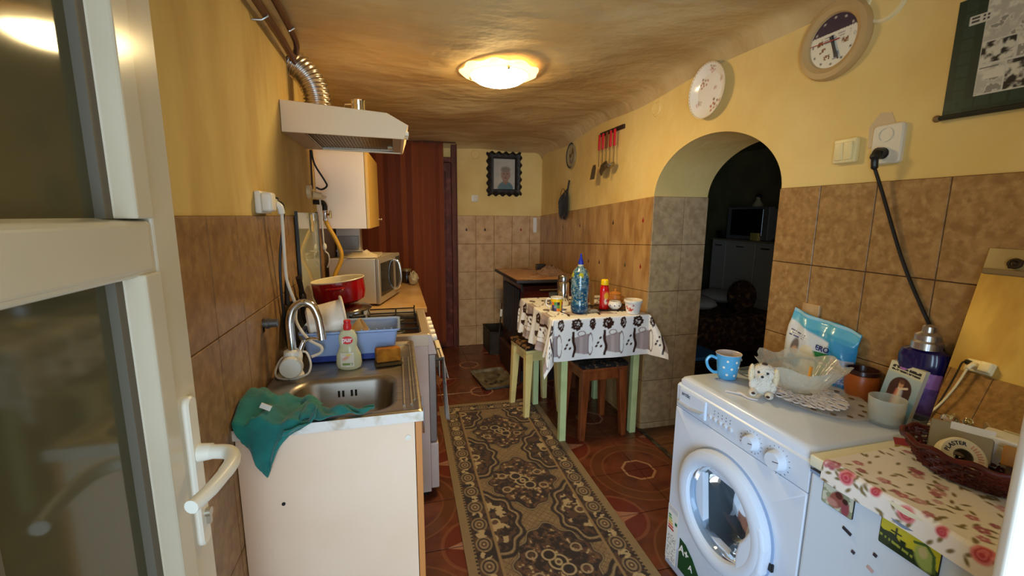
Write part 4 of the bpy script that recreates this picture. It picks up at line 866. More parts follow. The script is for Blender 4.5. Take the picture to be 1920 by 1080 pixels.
def coffee(U, V):
    p = Paint(U, V, srgb(240, 238, 234)); br = srgb(52, 26, 18); PX, PY = .205, .30
    u = np.mod(U-.165+PX/2, PX)-PX/2; v = np.mod(V+.165+PY/2, PY)-PY/2
    P_ = Paint(u, v, (1, 1, 1)); P_.c = p.c
    # cup lying in the cell: grey-mauve body with stripes, saucer and handle
    body = (np.abs(v+.005) < .062-.25*np.abs(u-.03)*(u < .03)) & (u > -.034) & (u < .060)
    g = (.66+.24*np.sin((u+.02)*48)+.10*np.sin(u*170))[..., None]; P_.c = np.where(body[..., None], g*np.array(srgb(190, 170, 166))+.03, P_.c)
    P_.put(sm(np.abs(np.hypot((u-.070)/.25, (v+.005)/1.0)-.066)-.006, .004)*(u > .055), srgb(130, 104, 100))
    P_.put(sm(np.abs(np.hypot((u-.012)/1.2, (v-.062)/.8)-.020)-.003, .002), srgb(150, 124, 118))
    w_ = -.038-.006*np.sin(v*60); P_.put(sm(np.abs(u-w_+.25*np.maximum(v-.03, 0))-.009+.05*np.maximum(np.abs(v)-.04, 0), .003)*(np.abs(v) < .08), br)
    for bx, by in ((-.085, .0), (-.065, -.022), (-.07, .03), (-.095, -.02)): P_.disc(bx, by, .010, br, .002, ry=.0065, ang=.8)
    v2 = np.mod(V+.045+PY/2, PY)-PY/2
    for off, rx in ((0.0, 1.0), (PX/2, .55)):
        u2 = np.mod(U-.165+.02+off+PX/2, PX)-PX/2
        d = np.hypot(u2/rx, v2); an = np.arctan2(v2, u2); rad = .036+.0025*np.sin(an*11)+.003*np.sin(an*5+2)
        P_.put(sm(d-rad, .003)*(1-.75*((fbm(U*110, V*110, 7) > .56) & (d < .02))), br)
    return P_.c
cgrid('cloth', drape, coffee, -.245, Lx+.15, -.262, Ly+.06, 270, 250, cl, mat('oilcloth print', (1, 1, 1), .33, attr='Col'), world=True)
def stool(label, x, y, rot, hgt, s, legm, topm, cush, splay=.02):
    t = thing('stool', label, 'stool', (x, y, 0), rot=rot, group='wooden stools around the table')
    m = MB(); m.cbox(-s, s, -s, s, hgt-.022, hgt, .004); m.build('seat', legm, t)
    m = MB(); m.cbox(-s-.006, s+.006, -s-.006, s+.006, hgt, hgt+.03, .012); m.build('cushion', cush, t)
    b = s-.03
    for sx in (-1, 1):
        for sy in (-1, 1):
            m = MB(); w0, w1 = .027, .018; ox, oy = sx*b, sy*b; qx, qy = sx*(b+splay), sy*(b+splay)
            m.loops([[(qx+i*w1, qy+j*w1, 0) for i, j in ((-1, -1), (1, -1), (1, 1), (-1, 1))], [(ox+i*w0, oy+j*w0, hgt-.022) for i, j in ((-1, -1), (1, -1), (1, 1), (-1, 1))]], cap0=True, cap1=True)
            m.build('leg', legm, t, smooth=0, bevel=.003)
    for k in range(2):
        for sg in (-1, 1):
            m = MB(); e = b-.018
            if k == 0: m.box(-e, e, sg*b-.009, sg*b+.009, hgt-.085, hgt-.022)
            else: m.box(sg*b-.009, sg*b+.009, -e, e, hgt-.085, hgt-.022)
            m.build('apron_rail', legm, t, smooth=0)
    return t
LEO = mat('leopard plush', srgb(122, 86, 44), .95, c2=srgb(22, 14, 10), ns=34, nd=2, lo=.46, hi=.54, b=.8, bs=120)
stool('pale yellow painted stool with a leopard print pad by the wood stove', .965, 2.915, .12, .495, .145, mat('pale yellow paint', srgb(236, 214, 140), .45, c2=srgb(206, 180, 106), ns=6, lo=.5, hi=.8), None, LEO)
stool('varnished brown wooden stool with a dark pad under the table', 1.245, 2.53, .02, .475, .158, mat('brown varnish', srgb(140, 72, 34), .28, c2=srgb(106, 50, 22), ns=5, st=(6, 6, 1)), None, mat('black leopard plush', srgb(20, 14, 12), .95, c2=srgb(96, 70, 40), ns=38, nd=2, lo=.56, hi=.6, b=.8, bs=120))
stool('second brown wooden stool pushed deep under the table', 1.26, 3.06, .05, .46, .14, mat('dark brown varnish', srgb(104, 54, 28), .35), None, mat('dark pad', srgb(84, 62, 22), .95))
# ---- on the table
TT = TZ+.006
GLASS = mat('clear glass', (.95, .96, .95), .03, t=1, ior=1.35)
bt = thing('spray_bottle', 'large blue speckled plastic bottle with a pointed blue nozzle', 'bottle', (1.10, 2.475, TT))
def bpaint(U, V):
    p = Paint(U*.36, V, srgb(34, 96, 132)); a = U*.36
    p.put(.8*(V < .055)+.0*V, srgb(16, 70, 112)); p.put((fbm(U*30, V*60, 1) > .62)*.75, srgb(120, 170, 188)); p.put((hashn(np.floor(U*56), np.floor(V*150), 3) > .86)*.8*(V > .05), srgb(206, 210, 170)); p.put((fbm(U*9, V*30, 6) > .60)*.5*(V > .06), srgb(150, 176, 176))
    for k in range(5): p.disc((.1+.2*k)*.36, .243, .016, srgb(190, 190, 40), .004)
    return p.c
bprof = [(0, .036), (.01, .052), (.03, .0555), (.055, .0555), (.085, .050), (.11, .0535), (.15, .0565), (.20, .057), (.24, .054), (.265, .044), (.285, .028), (.296, .016)]
bz = np.array([q[0] for q in bprof]); br_ = np.array([q[1] for q in bprof])
cgrid('body', lambda U, V: (np.interp(V, bz, br_)*np.cos(U*2*PI), np.interp(V, bz, br_)*np.sin(U*2*PI), V), bpaint, 0, 1, 0, .296, 96, 90, bt, mat('bottle plastic', (1, 1, 1), .15, attr='Col', t=.25, coat=.5))
m = MB(); m.lathe([(0, .29), (.017, .29), (.018, .300), (.016, .308), (0, .308)], 20); m.build('neck_ring', mat('pale ring', srgb(190, 190, 160), .4), bt)
m = MB(); m.lathe([(.0165, .306), (.0165, .322), (.008, .345), (.005, .372), (0, .374)], 20); m.build('nozzle', mat('blue nozzle', srgb(28, 48, 168), .35), bt)
mg = thing('checked_mug', 'white mug with coloured squares on the table', 'mug', (.985, 2.575, TT), rot=2.6)
def mugpaint(U, V):
    cols = np.array([srgb(220, 60, 40), srgb(240, 200, 40), srgb(30, 30, 34), srgb(80, 150, 70), srgb(240, 120, 30), srgb(130, 140, 150), srgb(180, 40, 60), srgb(60, 60, 120)])
    i = np.floor(U*14).astype(int); j = np.floor(V/.02).astype(int); c = cols[(i*5+j*3+i*j) % 8]; w_ = (V > .078)[..., None]
    return np.where(w_, np.array(srgb(240, 238, 230)), c)
cgrid('body', lambda U, V: ((.038+.002*(V/.085))*np.cos(U*2*PI), (.038+.002*(V/.085))*np.sin(U*2*PI), V), mugpaint, 0, 1, 0, .085, 84, 34, mg, mat('glazed print', (1, 1, 1), .18, attr='Col', coat=.4), smooth=True)
m = MB(); m.lathe([(0, .001), (.037, .001), (.036, .004), (0, .006)], 28); m.lathe([(.040, .085), (.0395, .087), (.036, .086), (.034, .01), (0, .006)], 28); m.build('inside', WGL, mg)
m = MB(); m.tube(spline([(.038, 0, .070), (.060, 0, .072), (.070, 0, .050), (.062, 0, .024), (.039, 0, .018)], 6), .0045, 10); m.build('handle', WGL, mg)
th = thing('steel_thermos', 'tall stainless steel thermos behind the checked mug', 'thermos', (1.085, 2.72, TT)); m = MB(); m.lathe([(0, 0), (.038, 0), (.041, .005), (.041, .15), (.036, .16)], 28); m.build('body', CH, th); m = MB(); m.lathe([(.036, .158), (.038, .162), (.037, .20), (.033, .206), (0, .207)], 28); m.build('cup_lid', mat('thermos lid', (.4, .38, .35), .25, 1), th)
gj = thing('small_glass', 'small dark glass tumbler left of the thermos', 'glass', (1.03, 2.76, TT)); m = MB(); m.lathe([(0, 0), (.026, 0), (.032, .08), (.030, .08), (.025, .006), (0, .006)], 24); m.build('glass', mat('smoky glass', (.25, .26, .25), .05, t=.8), gj)
jg = thing('glass_jug', 'clear glass jug with a yellow handled knife in it', 'jug', (1.235, 2.66, TT)); m = MB(); m.lathe([(0, 0), (.045, 0), (.05, .01), (.05, .10), (.042, .145), (.046, .16), (.043, .16), (.039, .145), (.047, .098), (.046, .012), (0, .006)], 30); m.build('jug', GLASS, jg)
kn = thing('yellow_knife', 'knife with a pale yellow handle standing in the glass jug', 'knife', (1.245, 2.66, TT+.02)); m = MB(); m.box(-.006, .006, -.001, .001, 0, .13, M=rotm('Y', -.12)); m.build('blade', CH, kn); m = MB(); m.cbox(-.008, .008, -.005, .005, .13, .20, .003, M=rotm('Y', -.12)); m.build('handle', mat('pale yellow plastic', srgb(226, 214, 130), .4), kn)
kt = thing('ketchup_bottle', 'red ketchup bottle with a yellow cap on the table', 'bottle', (1.30, 2.535, TT)); m = MB()
m.loops(flat([(.028, 0), (.033, .004), (.034, .03), (.033, .06), (.029, .085), (.032, .11), (.032, .135), (.025, .155), (.021, .166)], .75), cap0=True, cap1=True); m.build('body', mat('ketchup red', srgb(196, 12, 16), .2, coat=.3), kt)
m = MB(); m.lathe([(.024, .162), (.0255, .166), (.024, .192), (.018, .198), (0, .199)], 20); m.build('cap', mat('yellow cap', srgb(250, 206, 16), .35), kt)
cgrid('label', lambda U, V: (.0345*np.sin(U), -.0262*np.cos(U), V), lambda U, V: Paint(U, V, srgb(210, 40, 24)).disc(0.1, .09, .5, srgb(236, 170, 40), .01, ry=.025).disc(.0, .055, .35, srgb(236, 224, 200), .01, ry=.018).disc(.2, .06, .2, srgb(180, 30, 30), .01, ry=.01).c, -.9, .7, .03, .125, 20, 26, kt)
ty = thing('small_tray', 'thin dark tray under the ketchup and sugar bowl', 'tray', (1.37, 2.56, TT-.002), rot=-.15); m = MB(); m.loops([rr(0, 0, .13, .085, .03, 0), rr(0, 0, .14, .095, .035, .010), rr(0, 0, .136, .091, .033, .009), rr(0, 0, .126, .081, .03, .003)], cap0=True, cap1=True); m.build('tray', mat('dark tray', srgb(84, 62, 44), .3, .4), ty)
sb = thing('sugar_bowl', 'white porcelain sugar bowl with a small blue pattern', 'bowl', (1.36, 2.50, TT+.004)); m = MB(); m.lathe([(0, 0), (.022, 0), (.026, .004), (.042, .022), (.044, .035), (.036, .054), (.034, .054), (.040, .034), (.024, .008), (0, .006)], 28); m.build('bowl', WGL, sb)
m = MB()
for i in range(9): m.ell((.0435*math.cos(i*.7), .0435*math.sin(i*.7), .03), (.004, .004, .005), 8, 5)
o = m.build('painted_flowers', mat('cobalt glaze', srgb(80, 84, 120), .3), sb)
hp_ = thing('honey_pot', 'amber wooden honey pot with knobbed lid behind the sugar bowl', 'pot', (1.43, 2.63, TT)); WDN = mat('amber wood', srgb(208, 138, 62), .35, c2=srgb(178, 104, 40), ns=6, st=(1, 1, 5)); m = MB(); m.lathe([(0, 0), (.032, 0), (.046, .025), (.046, .06), (.038, .08)], 28); m.build('body', WDN, hp_); m = MB(); m.lathe([(.040, .078), (.041, .084), (.024, .094), (.006, .098), (.009, .108), (.006, .114), (0, .115)], 24); m.build('lid', WDN, hp_)
m = MB(); m.tube(spline([(.044, 0, .06), (.066, 0, .056), (.062, 0, .03), (.044, 0, .026)], 5), .005, 8); m.build('handle', WDN, hp_)
yc = thing('yogurt_cup', 'white plastic yogurt cup with red print at the table edge', 'cup', (1.425, 2.385, TT))
cgrid('body', lambda U, V: ((.040+.012*V/.075)*np.cos(U), (.040+.012*V/.075)*np.sin(U), V), lambda U, V: Paint(U, V, srgb(236, 230, 222)).put((fbm(U*5, V*90, 3) > .55)*(np.abs(V-.04) < .022)*(np.sin(U*2+1) > -.2)*1., srgb(206, 70, 50)).c, 0, 2*PI, 0, .075, 72, 24, yc, mat('plastic print', (1, 1, 1), .35, attr='Col'))
m = MB(); m.lathe([(.051, .073), (.058, .074), (.058, .086), (.055, .088), (.052, .084), (.049, .07), (.038, .008), (0, .006)], 32); m.build('rim', WPL, yc)
m = MB(); m.lathe([(0, .055), (.047, .056)], 24); m.build('contents', mat('pinkish cream', srgb(214, 160, 140), .7), yc)
nk = thing('napkin', 'small crumpled napkin lying by the blue bottle', 'napkin', (1.20, 2.50, TT)); m = MB(); m.prism([(-.04, -.03), (.03, -.04), (.05, .0), (.02, .03), (-.03, .02)], 0, .004); m.prism([(-.02, -.02), (.03, -.02), (.02, .02), (-.02, .015)], .004, .012); m.build('paper', MATS['paper napkin'], nk, smooth=0)
# ================================================================ RUG
rug = thing('runner_rug', 'long brown and beige patterned runner rug on the tiled floor', 'rug', (.62, 1.8, 0))
RW, RL = .745, 2.55
def rugp(U, V):
    bg = srgb(164, 138, 92); dk = srgb(38, 26, 18); md_ = srgb(86, 58, 34); lt_ = srgb(184, 160, 116); ed = srgb(142, 118, 78)
    p = Paint(U, V, bg); au = np.minimum(U, RW-U); av = np.minimum(np.minimum(au, V), RL-V)
    # lattice field
    fu, fv = ((U-RW/2)+V)/.034, ((U-RW/2)-V)/.034
    a = np.mod(fu, 1)-.5; b = np.mod(fv, 1)-.5; p.put((np.maximum(np.abs(a), np.abs(b)) > .38)*.75, md_); p.put((np.abs(np.maximum(np.abs(a), np.abs(b))-.2) < .08)*.7, md_)
    n1 = fbm(U*55, V*55, 3, 3); n2 = fbm(U*26, V*26, 8, 3)
    # medallions
    cent = [.46, 1.03, 1.60, 2.17]
    for i, c in enumerate(cent):
        du, dv = U-RW/2, V-c; an = np.arctan2(dv, du); d = np.hypot(du/.19, dv/.225); rad = 1+.05*np.sin(an*12)+.08*np.cos(2*an)**2*0
        dd = np.abs(du)/.20+np.abs(dv)/.27; d = .55*d+.45*dd
        p.put(sm(d-rad, .03), dk); p.put(sm(d-rad*.93, .03)*(n1 > .46), md_); p.put(sm(d-rad*.9, .03)*((n1 > .56) & (n2 > .5)), srgb(108, 76, 46)); p.put(sm(d-rad*.86, .03)*(n1 > .70), lt_)
        p.put(sm(np.abs(d-.97*rad)-.015, .01)*.6, lt_)
        for (ox, oy, r) in ((0, 0, .034), (-.028, -.045, .024), (.028, .045, .024)):
            p.disc(RW/2+ox, c+oy, r+.008, lt_, .004); p.disc(RW/2+ox, c+oy, r, dk, .004)
        p.disc(RW/2, c, .016, lt_, .004, ry=.02); p.disc(RW/2, c, .009, md_, .004)
        for sx in (-1, 1):
            for sy in (-1, 1): p.ring(RW/2+sx*.10, c+sy*.06, .022, .004, srgb(170, 146, 108), .004); p.disc(RW/2+sx*.10, c+sy*.06, .012, md_, .004)
    # scalloped side motifs between the medallions
    for k in range(6):
        c = .175+.57*k-.0
        for sx in (0, 1):
            e = U if sx == 0 else RW-U
            d = np.hypot((e-.105)/.16, (V-c)/.205)+.06*np.sin(np.arctan2(V-c, e-.105)*10)
            p.put(sm(np.abs(d-1.12)-.05, .03), dk); p.put(sm(d-1.0, .04), dk); p.put(sm(d-.92, .04)*(n1 > .47), md_); p.put(sm(d-.85, .04)*(n2 > .60)*(n1 > .4), lt_); p.put(sm(np.abs(d-1.02)-.02, .02)*.6, srgb(170, 146, 108))
            for ox, oy in ((.16, 0), (.13, .10), (.13, -.10)):
                xx = ox if sx == 0 else RW-ox; p.ring(xx, c+oy, .022, .005, lt_, .004); p.disc(xx, c+oy, .014, md_, .004)
    # border
    inb = (av < .135)
    p.put(inb*1.0, dk); p.put(inb*(n1 > .50)*.9, md_)
    along = np.where(au <= np.minimum(V, RL-V), V, U); t_ = np.mod(along, .125)-.0625; w_ = av-.088
    d = np.hypot(t_, w_*1.25); p.put(inb*sm(d-.046, .004), lt_*np.array(.8) if False else srgb(140, 116, 80)); p.put(inb*sm(d-.036, .004), dk); p.put(inb*sm(d-.027, .004), srgb(150, 126, 90)); p.put(inb*sm(d-.016, .004), md_); p.put(inb*sm(d-.006, .003), lt_)
    tt = np.abs(np.abs(t_)-.0625); dq = np.hypot(tt, w_*1.0); p.put(inb*(dq < .026)*(n1 > .44), lt_)
    p.put(sm(np.abs(av-.140)-.006, .003), srgb(150, 120, 76))
    p.put((av < .047)*1., ed); dm = np.mod(along, .02) < .010; p.put(((av > .036) & (av < .046) & dm)*1., dk)
    p.put(.16*fbm(U*200, V*200, 5, 2), md_)
    return p.c
ca_, sa_ = math.cos(.018), math.sin(.018)
def rpos(U, V):
    x = .235+U; y = 3.075-V; dx, dy = x-.62, y-2.2
    return .628+dx*ca_+dy*sa_, 2.2-dx*sa_+dy*ca_, .0075+.0015*np.sin(U*9+V*5)
cgrid('pile', rpos, rugp, 0, RW, 0, RL, 250, 850, rug, mat('rug wool', (1, 1, 1), .95, attr='Col', b=.5, bs=400, sheen=.15), world=True)
m = MB(); m.loops([[(*[float(q) for q in rpos(np.float64(u), np.float64(v))[:2]], z) for u, v in ((0, 0), (RW, 0), (RW, RL), (0, RL))] for z in (.0005, .0055)], cap0=True, cap1=True); m.build('backing', mat('jute backing', srgb(120, 98, 64), .9), rug, smooth=0, world=True)
# ================================================================ CEILING LAMP
lx, ly = .535, 2.30; lz = cz(lx, ly)
lp = thing('ceiling_lamp', 'lit frosted glass bowl lamp on the ceiling', 'ceiling lamp', (lx, ly, lz-.10))
m = MB(); n = 72
LMP = mat('glowing lamp glass', (.9, .8, .6), .4, em=(1, .74, .35), es=LAMP_STRENGTH)
prof = [(.0, -.078), (.04, -.0765), (.08, -.071), (.112, -.060), (.135, -.045), (.148, -.030)]
m.lathe(prof, 48, M=tr(lx, ly, lz)); m.build('lamp_glass', LMP, lp, world=True)
vs = []; fs = []
for j, (r, z) in enumerate([(.148, -.030), (.165, -.024), (.185, -.020), (.198, -.018), (.198, -.013), (.16, -.015), (.10, -.012)]):
    for i in range(n):
        a = 2*PI*i/n; rr_ = r*(1+(.035*math.sin(a*9) if j in (2, 3, 4) else 0)); vs.append((lx+rr_*math.cos(a), ly+rr_*math.sin(a), lz+z+(.003*math.sin(a*9) if j in (3, 4) else 0)))
for j in range(6):
    for i in range(n): fs.append((j*n+i, j*n+(i+1) % n, (j+1)*n+(i+1) % n, (j+1)*n+i))
m = MB(); m.add(vs, fs); m.build('glass_rim', mat('lamp rim glass', (.9, .78, .5), .25, em=(1, .62, .22), es=1.6), lp, world=True)
m = MB(); m.cyl((lx, ly, lz-.013), (lx, ly, lz+.02), .09, n=32); m.build('ceiling_plate', WPL, lp, world=True)
for i in range(3): a = .6+i*2*PI/3; m = MB(); m.ell((lx+.150*math.cos(a), ly+.150*math.sin(a), lz-.034), (.008, .008, .009), 12, 8); m.cyl((lx+.15*math.cos(a), ly+.15*math.sin(a), lz-.03), (lx+.15*math.cos(a), ly+.15*math.sin(a), lz-.005), .003, n=8); m.build('clip', BRASS, lp, world=True)
m = MB(); m.tube([(lx+.149*math.cos(a), ly+.149*math.sin(a), lz-.0295) for a in [2*PI*i/48 for i in range(48)]], .0016, 6, closed=True); m.build('wire_ring', BRASS, lp, world=True)
# ================================================================ RIGHT WALL
ck = thing('wall_clock', 'round beige wall clock with a printed dial near the ceiling', 'clock', (XR, 1.325, 2.045), rot=-PI/2)
m = MB(); m.lathe([(.088, .014), (.092, .022), (.108, .030), (.126, .026), (.132, .012), (.130, 0)], 64, M=rotm('X', PI/2)); m.build('rim', mat('tan clock plastic', srgb(196, 164, 112), .4), ck)
def dial(U, V):
    x, y = U*np.cos(V)/.09, U*np.sin(V)/.09; p = Paint(x, y, srgb(232, 226, 206)); p.put((y > .33)*1., srgb(56, 40, 62))
    for i in range(12):
        a = i*PI/6; p.disc(.86*math.sin(a), .86*math.cos(a), .045, srgb(60, 50, 50) if math.cos(a) < .35 else srgb(200, 190, 180), .03)
    for yy in (.20, .10, -.0): p.rect(-.62 if yy < .15 else -.5, .7, yy-.02, yy+.02, srgb(150, 140, 140), .03); p.put(((np.abs(y-yy) < .03) & (vnoise(x*14, y*3, 4) > .6))*1., srgb(232, 226, 206))
    for cx, cy in ((-.42, -.25), (-.2, -.55), (.5, -.12), (-.55, .05)): p.put(((np.abs(x-cx) < .13) & (np.abs(y-cy) < .09) & (fbm(x*12, y*12, 3) > .42))*1., srgb(134, 92, 58))
    p.put(((np.abs(x-.18) < .11-.0*y) & (np.abs(y+.58) < .14))*.8, srgb(126, 134, 150)); return p.c
cgrid('dial', lambda U, V: (U*np.cos(V), -.014+0*U, U*np.sin(V)), dial, .0005, .09, 0, 2*PI, 50, 120, ck, world=False)
HND = mat('clock hand dark', srgb(40, 44, 56), .4)
m = MB(); m.prism([(-.006, .018), (.006, .018), (.004, -.062), (-.004, -.062)], -.018, -.0165, axis='y', M=rotm('Y', -.30)); m.build('hour_hand', HND, ck, smooth=0)
m = MB(); m.prism([(-.005, .018), (.005, .018), (.002, -.075), (-.002, -.075)], -.020, -.0185, axis='y', M=rotm('Y', -.42)); m.build('minute_hand', HND, ck, smooth=0)
m = MB(); m.prism([(-.085, -.001), (.03, -.002), (.03, .002), (-.085, .001)], -.0215, -.0205, axis='y', M=rotm('Y', .05)); m.build('second_hand', mat('clock red', srgb(160, 50, 40), .4), ck, smooth=0)
ps = thing('poster', 'dark green poster with black and white photographs at the right', 'poster', (XR, .96, 1.71), rot=-PI/2)
PW, PH = .46, .305
def posterp(U, V):
    p = Paint(U, V, srgb(22, 46, 36)); p.put(((np.mod(V, .034) < .028) & (U > .018) & (U < .045))*.5, srgb(40, 66, 56)); p.put(((np.mod(U, .036) < .030) & (V > .016) & (V < .040))*.5, srgb(40, 66, 56))
    x = .062; rows = [(.045, .118), (.122, .176), (.180, .285)]
    for r, (y0, y1) in enumerate(rows):
        xs = [.066-.0*r, .125+.015*r, .205-.01*r, .29, .37, .44]
        for k in range(5):
            x0, x1 = xs[k]+.002, xs[k+1]-.002; n = fbm(U*70+r*7, V*70+k*5, 3+k+r*5, 4); g = np.clip((n-.42)*5, 0, 1)
            tone = np.array(srgb(206, 202, 186))*g[..., None]+np.array(srgb(30, 30, 32))*(1-g[..., None])
            if (r+k) % 3 != 1: tone = tone*.35+.65*np.array(srgb(214, 210, 194))*(1-.9*((n > .60) & (V < y0+.5*(y1-y0)))[..., None])
            mk = ((U > x0) & (U < x1) & (V > y0) & (V < y1))[..., None]; p.c = np.where(mk, tone, p.c)
            fr_ = ((U > x0-.002) & (U < x1+.002) & (V > y0-.002) & (V < y1+.002))[..., None] & ~mk; p.c = np.where(fr_, np.array(srgb(200, 198, 186)), p.c)
    p.rect(.030, .078, .232, .256, srgb(200, 198, 186)); p.put(((np.abs(V-.249) < .003) | (np.abs(V-.240) < .003))*((U > .034) & (U < .074))*(vnoise(U*240, V*0, 3) > .35), srgb(60, 60, 60))
    p.rect(.07, .11, .110, .113, srgb(60, 60, 60)); return p.c
cgrid('sheet', lambda U, V: (U, -.004-.003*np.sin(U*7), V-.010*U/.46), posterp, 0, PW, 0, PH, 260, 170, ps, mat('poster paper', (1, 1, 1), .4, attr='Col'))
m = MB(); m.cyl((.0, -.012, -.004), (PW, -.012, -.014), .007, n=10); m.build('bottom_rod', mat('poster rod', srgb(40, 40, 30), .5), ps)
m = MB(); m.ell((-.006, -.012, -.004), (.010, .010, .010), 12, 8); m.build('rod_knob', mat('rod knob', srgb(130, 100, 60), .5), ps)
sw = thing('light_switch', 'cream double rocker light switch right of the arch', 'switch', (XR, 1.228, 1.652), rot=-PI/2)
m = MB(); m.cbox(-.042, .042, -.020, 0, -.042, .042, .006); m.build('plate', mat('cream switch plastic', srgb(240, 222, 164), .4), sw)
for x in (-.0165, .0165): m = MB(); m.cbox(x-.0155, x+.0155, -.026, -.016, -.03, .03, .003, M=rotm('X', .08)); m.build('rocker', MATS['cream switch plastic'], sw)
sk2 = thing('double_wall_socket', 'white double socket with one black plug right of the light switch', 'socket', (XR, 1.095, 1.655), rot=-PI/2)
m = MB(); m.loops([[(x, -d, z) for x, z, _ in rr(0, 0, a, b, .012, 0)] for a, b, d in ((.046, .062, 0), (.046, .062, .012), (.042, .058, .016))], cap1=True); m.build('plate', mat('greyish white plastic', srgb(226, 218, 196), .4), sk2)
for z in (.030, -.030):
    m = MB(); m.lathe([(.023, .015), (.023, .019), (.0195, .019), (.0195, .006), (0, .006)], 28, M=tr(-.004, 0, z) @ rotm('X', PI/2)); q = m.build('outlet', MATS['greyish white plastic'], sk2)
    m = MB(); m.ell((-.004+.008, -.0085, z), (.003, .003, .003), 8, 6); m.ell((-.004-.008, -.0085, z), (.003, .003, .003), 8, 6); m.build('pin_hole', BLK, q)
plm = thing('plaster_patch', 'unpainted grey plaster patch around the double socket', 'patch', (XR, 1.13, 1.70), rot=-PI/2); m = MB(); m.prism([(-.03, -.05), (.02, -.03), (.045, .02), (.03, .055), (-.005, .06), (-.035, .02)], -.0015, .002, axis='y'); m.build('plaster', mat('bare plaster', srgb(214, 190, 150), .9, b=.5, bs=40), plm, smooth=0)
bc = thing('black_power_cord', 'black plug and cord running down the right wall behind the mirror', 'cord', (XR-.03, 1.10, 1.61))
m = MB(); m.cyl((XR-.014, 1.100, 1.627), (XR-.040, 1.100, 1.627), .019, .017, 18); m.tube(spline([(XR-.036, 1.10, 1.627), (XR-.046, 1.10, 1.612), (XR-.042, 1.10, 1.575)], 5), [.015]*6+[.010]*4+[.006], 10); m.build('plug', BLK, bc, world=True)
m = MB(); m.tube(spline([(XR-.042, 1.10, 1.58), (XR-.028, 1.075, 1.50), (XR-.018, .99, 1.28), (XR-.016, .90, 1.11), (XR-.015, .845, 1.02), (XR-.014, .80, .93)], 8), .0052, 8); m.build('cable', BLK, bc, world=True)
# ================================================================ WASHING MACHINE
WH = mat('washer white', srgb(222, 232, 248), .25, coat=.2); WHP = mat('washer panel white', srgb(218, 229, 246), .3)
WY, WX = 1.362, 1.03; WW, WD, WZ = .56, .50, .822
wm = thing('washing_machine', 'white front loading washing machine with round glass door', 'washing machine', (WX, WY, 0), rot=-PI/2)
m = MB()
for bb in ((0, .014, .006, WD, .02, .79), (WW-.014, WW, .006, WD, .02, .79), (.014, WW-.014, WD-.014, WD, .02, .79), (.014, WW-.014, .02, WD-.014, .02, .034)): m.box(*bb)
m.build('body', WH, wm, smooth=0, bevel=.004)
m = MB()
for x in (.05, WW-.05):
    for y in (.06, WD-.06): m.cyl((x, y, 0), (x, y, .022), .02, n=12)
m.build('feet', BLK, wm)
m = MB(); m.loops([[(x, y, z) for x, y, _ in rr(WW/2, WD/2+.0, WW/2+a, WD/2+a, .02, 0, 6)] for a, z in ((0, .79), (0, .806), (-.006, .816), (-.018, WZ))], cap0=True, cap1=True); m.build('top_panel', WH, wm)
m = MB(); m.prism([(-.004, .700), (-.006, .785), (.004, .793), (.02, .793), (.02, .700)], .0, WW, axis='x'); m.build('control_panel', WHP, wm, smooth=0, bevel=.002)
fpl = rr(WW/2, .359, WW/2, .339, .004, 0, 9)
ang_ = [math.atan2(y-.445, x-.282) for x, y, _ in fpl]
m = MB(); m.loops([[(x, .012, y) for x, y, _ in fpl], [(x, -.003, y) for x, y, _ in fpl], [(x+(.28-x)*.012, -.006, y+(.36-y)*.012) for x, y, _ in fpl], [(.282+.205*math.cos(a), -.006, .445+.205*math.sin(a)) for a in ang_], [(.282+.152*math.cos(a), -.004, .445+.152*math.sin(a)) for a in ang_], [(.282+.152*math.cos(a), .020, .445+.152*math.sin(a)) for a in ang_]])
m.build('front_panel', WH, wm)
m = MB(); m.box(.020, .165, -.011, .0, .712, .782); dw = m.build('detergent_drawer', WHP, wm, smooth=0, bevel=.004)
m = MB(); m.prism([(.022, .716), (.09, .716), (.150, .728), (.162, .742), (.15, .738), (.09, .728), (.022, .730)], -.020, -.008, axis='y'); m.build('drawer_grip', mat('grip shadow grey', srgb(186, 192, 202), .35), dw, smooth=0, bevel=.003)
m = MB(); m.text('arctic', .021, tr(.060, -.0115, .766) @ rotm('X', PI/2), bold=.0003); m.build('brand_lettering', mat('lettering grey', srgb(96, 100, 112), .5), dw)
for i in range(5): m = MB(); m.lathe([(.0, .006), (.006, .0055), (.0075, .003), (.008, 0)], 18, M=tr(.185+.024*i, -.0045, .738-.000*i) @ rotm('X', PI/2)); m.build('button', mat('button ring', srgb(206, 212, 222), .3), wm)
m = MB()
for r in range(2):
    for i in range(5): m.cyl((.205+.018*i, -.005, .757+.011*r), (.205+.018*i, -.0062, .757+.011*r), .0022, n=8)
for i in range(3): m.cyl((.325, -.005, .725+.012*i), (.325, -.0062, .725+.012*i), .002, n=8)
o = m.build('indicator_lights', mat('indicator grey', srgb(120, 124, 134), .4), wm); o['kind'] = 'stuff'
for x, z, r in ((.372, .744, .025), (.462, .738, .030)):
    m = MB(); m.lathe([(0, .024), (r*.80, .024), (r*.9, .018), (r, .0)], 32, M=tr(x, -.004, z) @ rotm('X', PI/2)); kb = m.build('dial_knob', WH, wm)
    m = MB(); m.box(-.0012, .0012, -.0288, -.0265, .004, r*.8, M=tr(x, 0, z) @ rotm('Y', 1.3)); m.build('pointer', MATS['lettering grey'], kb, smooth=0)
    m = MB()
    for k in range(16): a = k*PI/8; m.box(-.0006, .0006, -.0064, -.0052, r*1.25, r*1.25+.004, M=tr(x, 0, z) @ rotm('Y', a))
    o = m.build('scale_marks', MATS['lettering grey'], wm, smooth=0); o['kind'] = 'stuff'
dcx, dcz = .282, .445
Mw = tr(dcx, 0, dcz) @ rotm('X', PI/2)      # local z -> -y (out of the front)
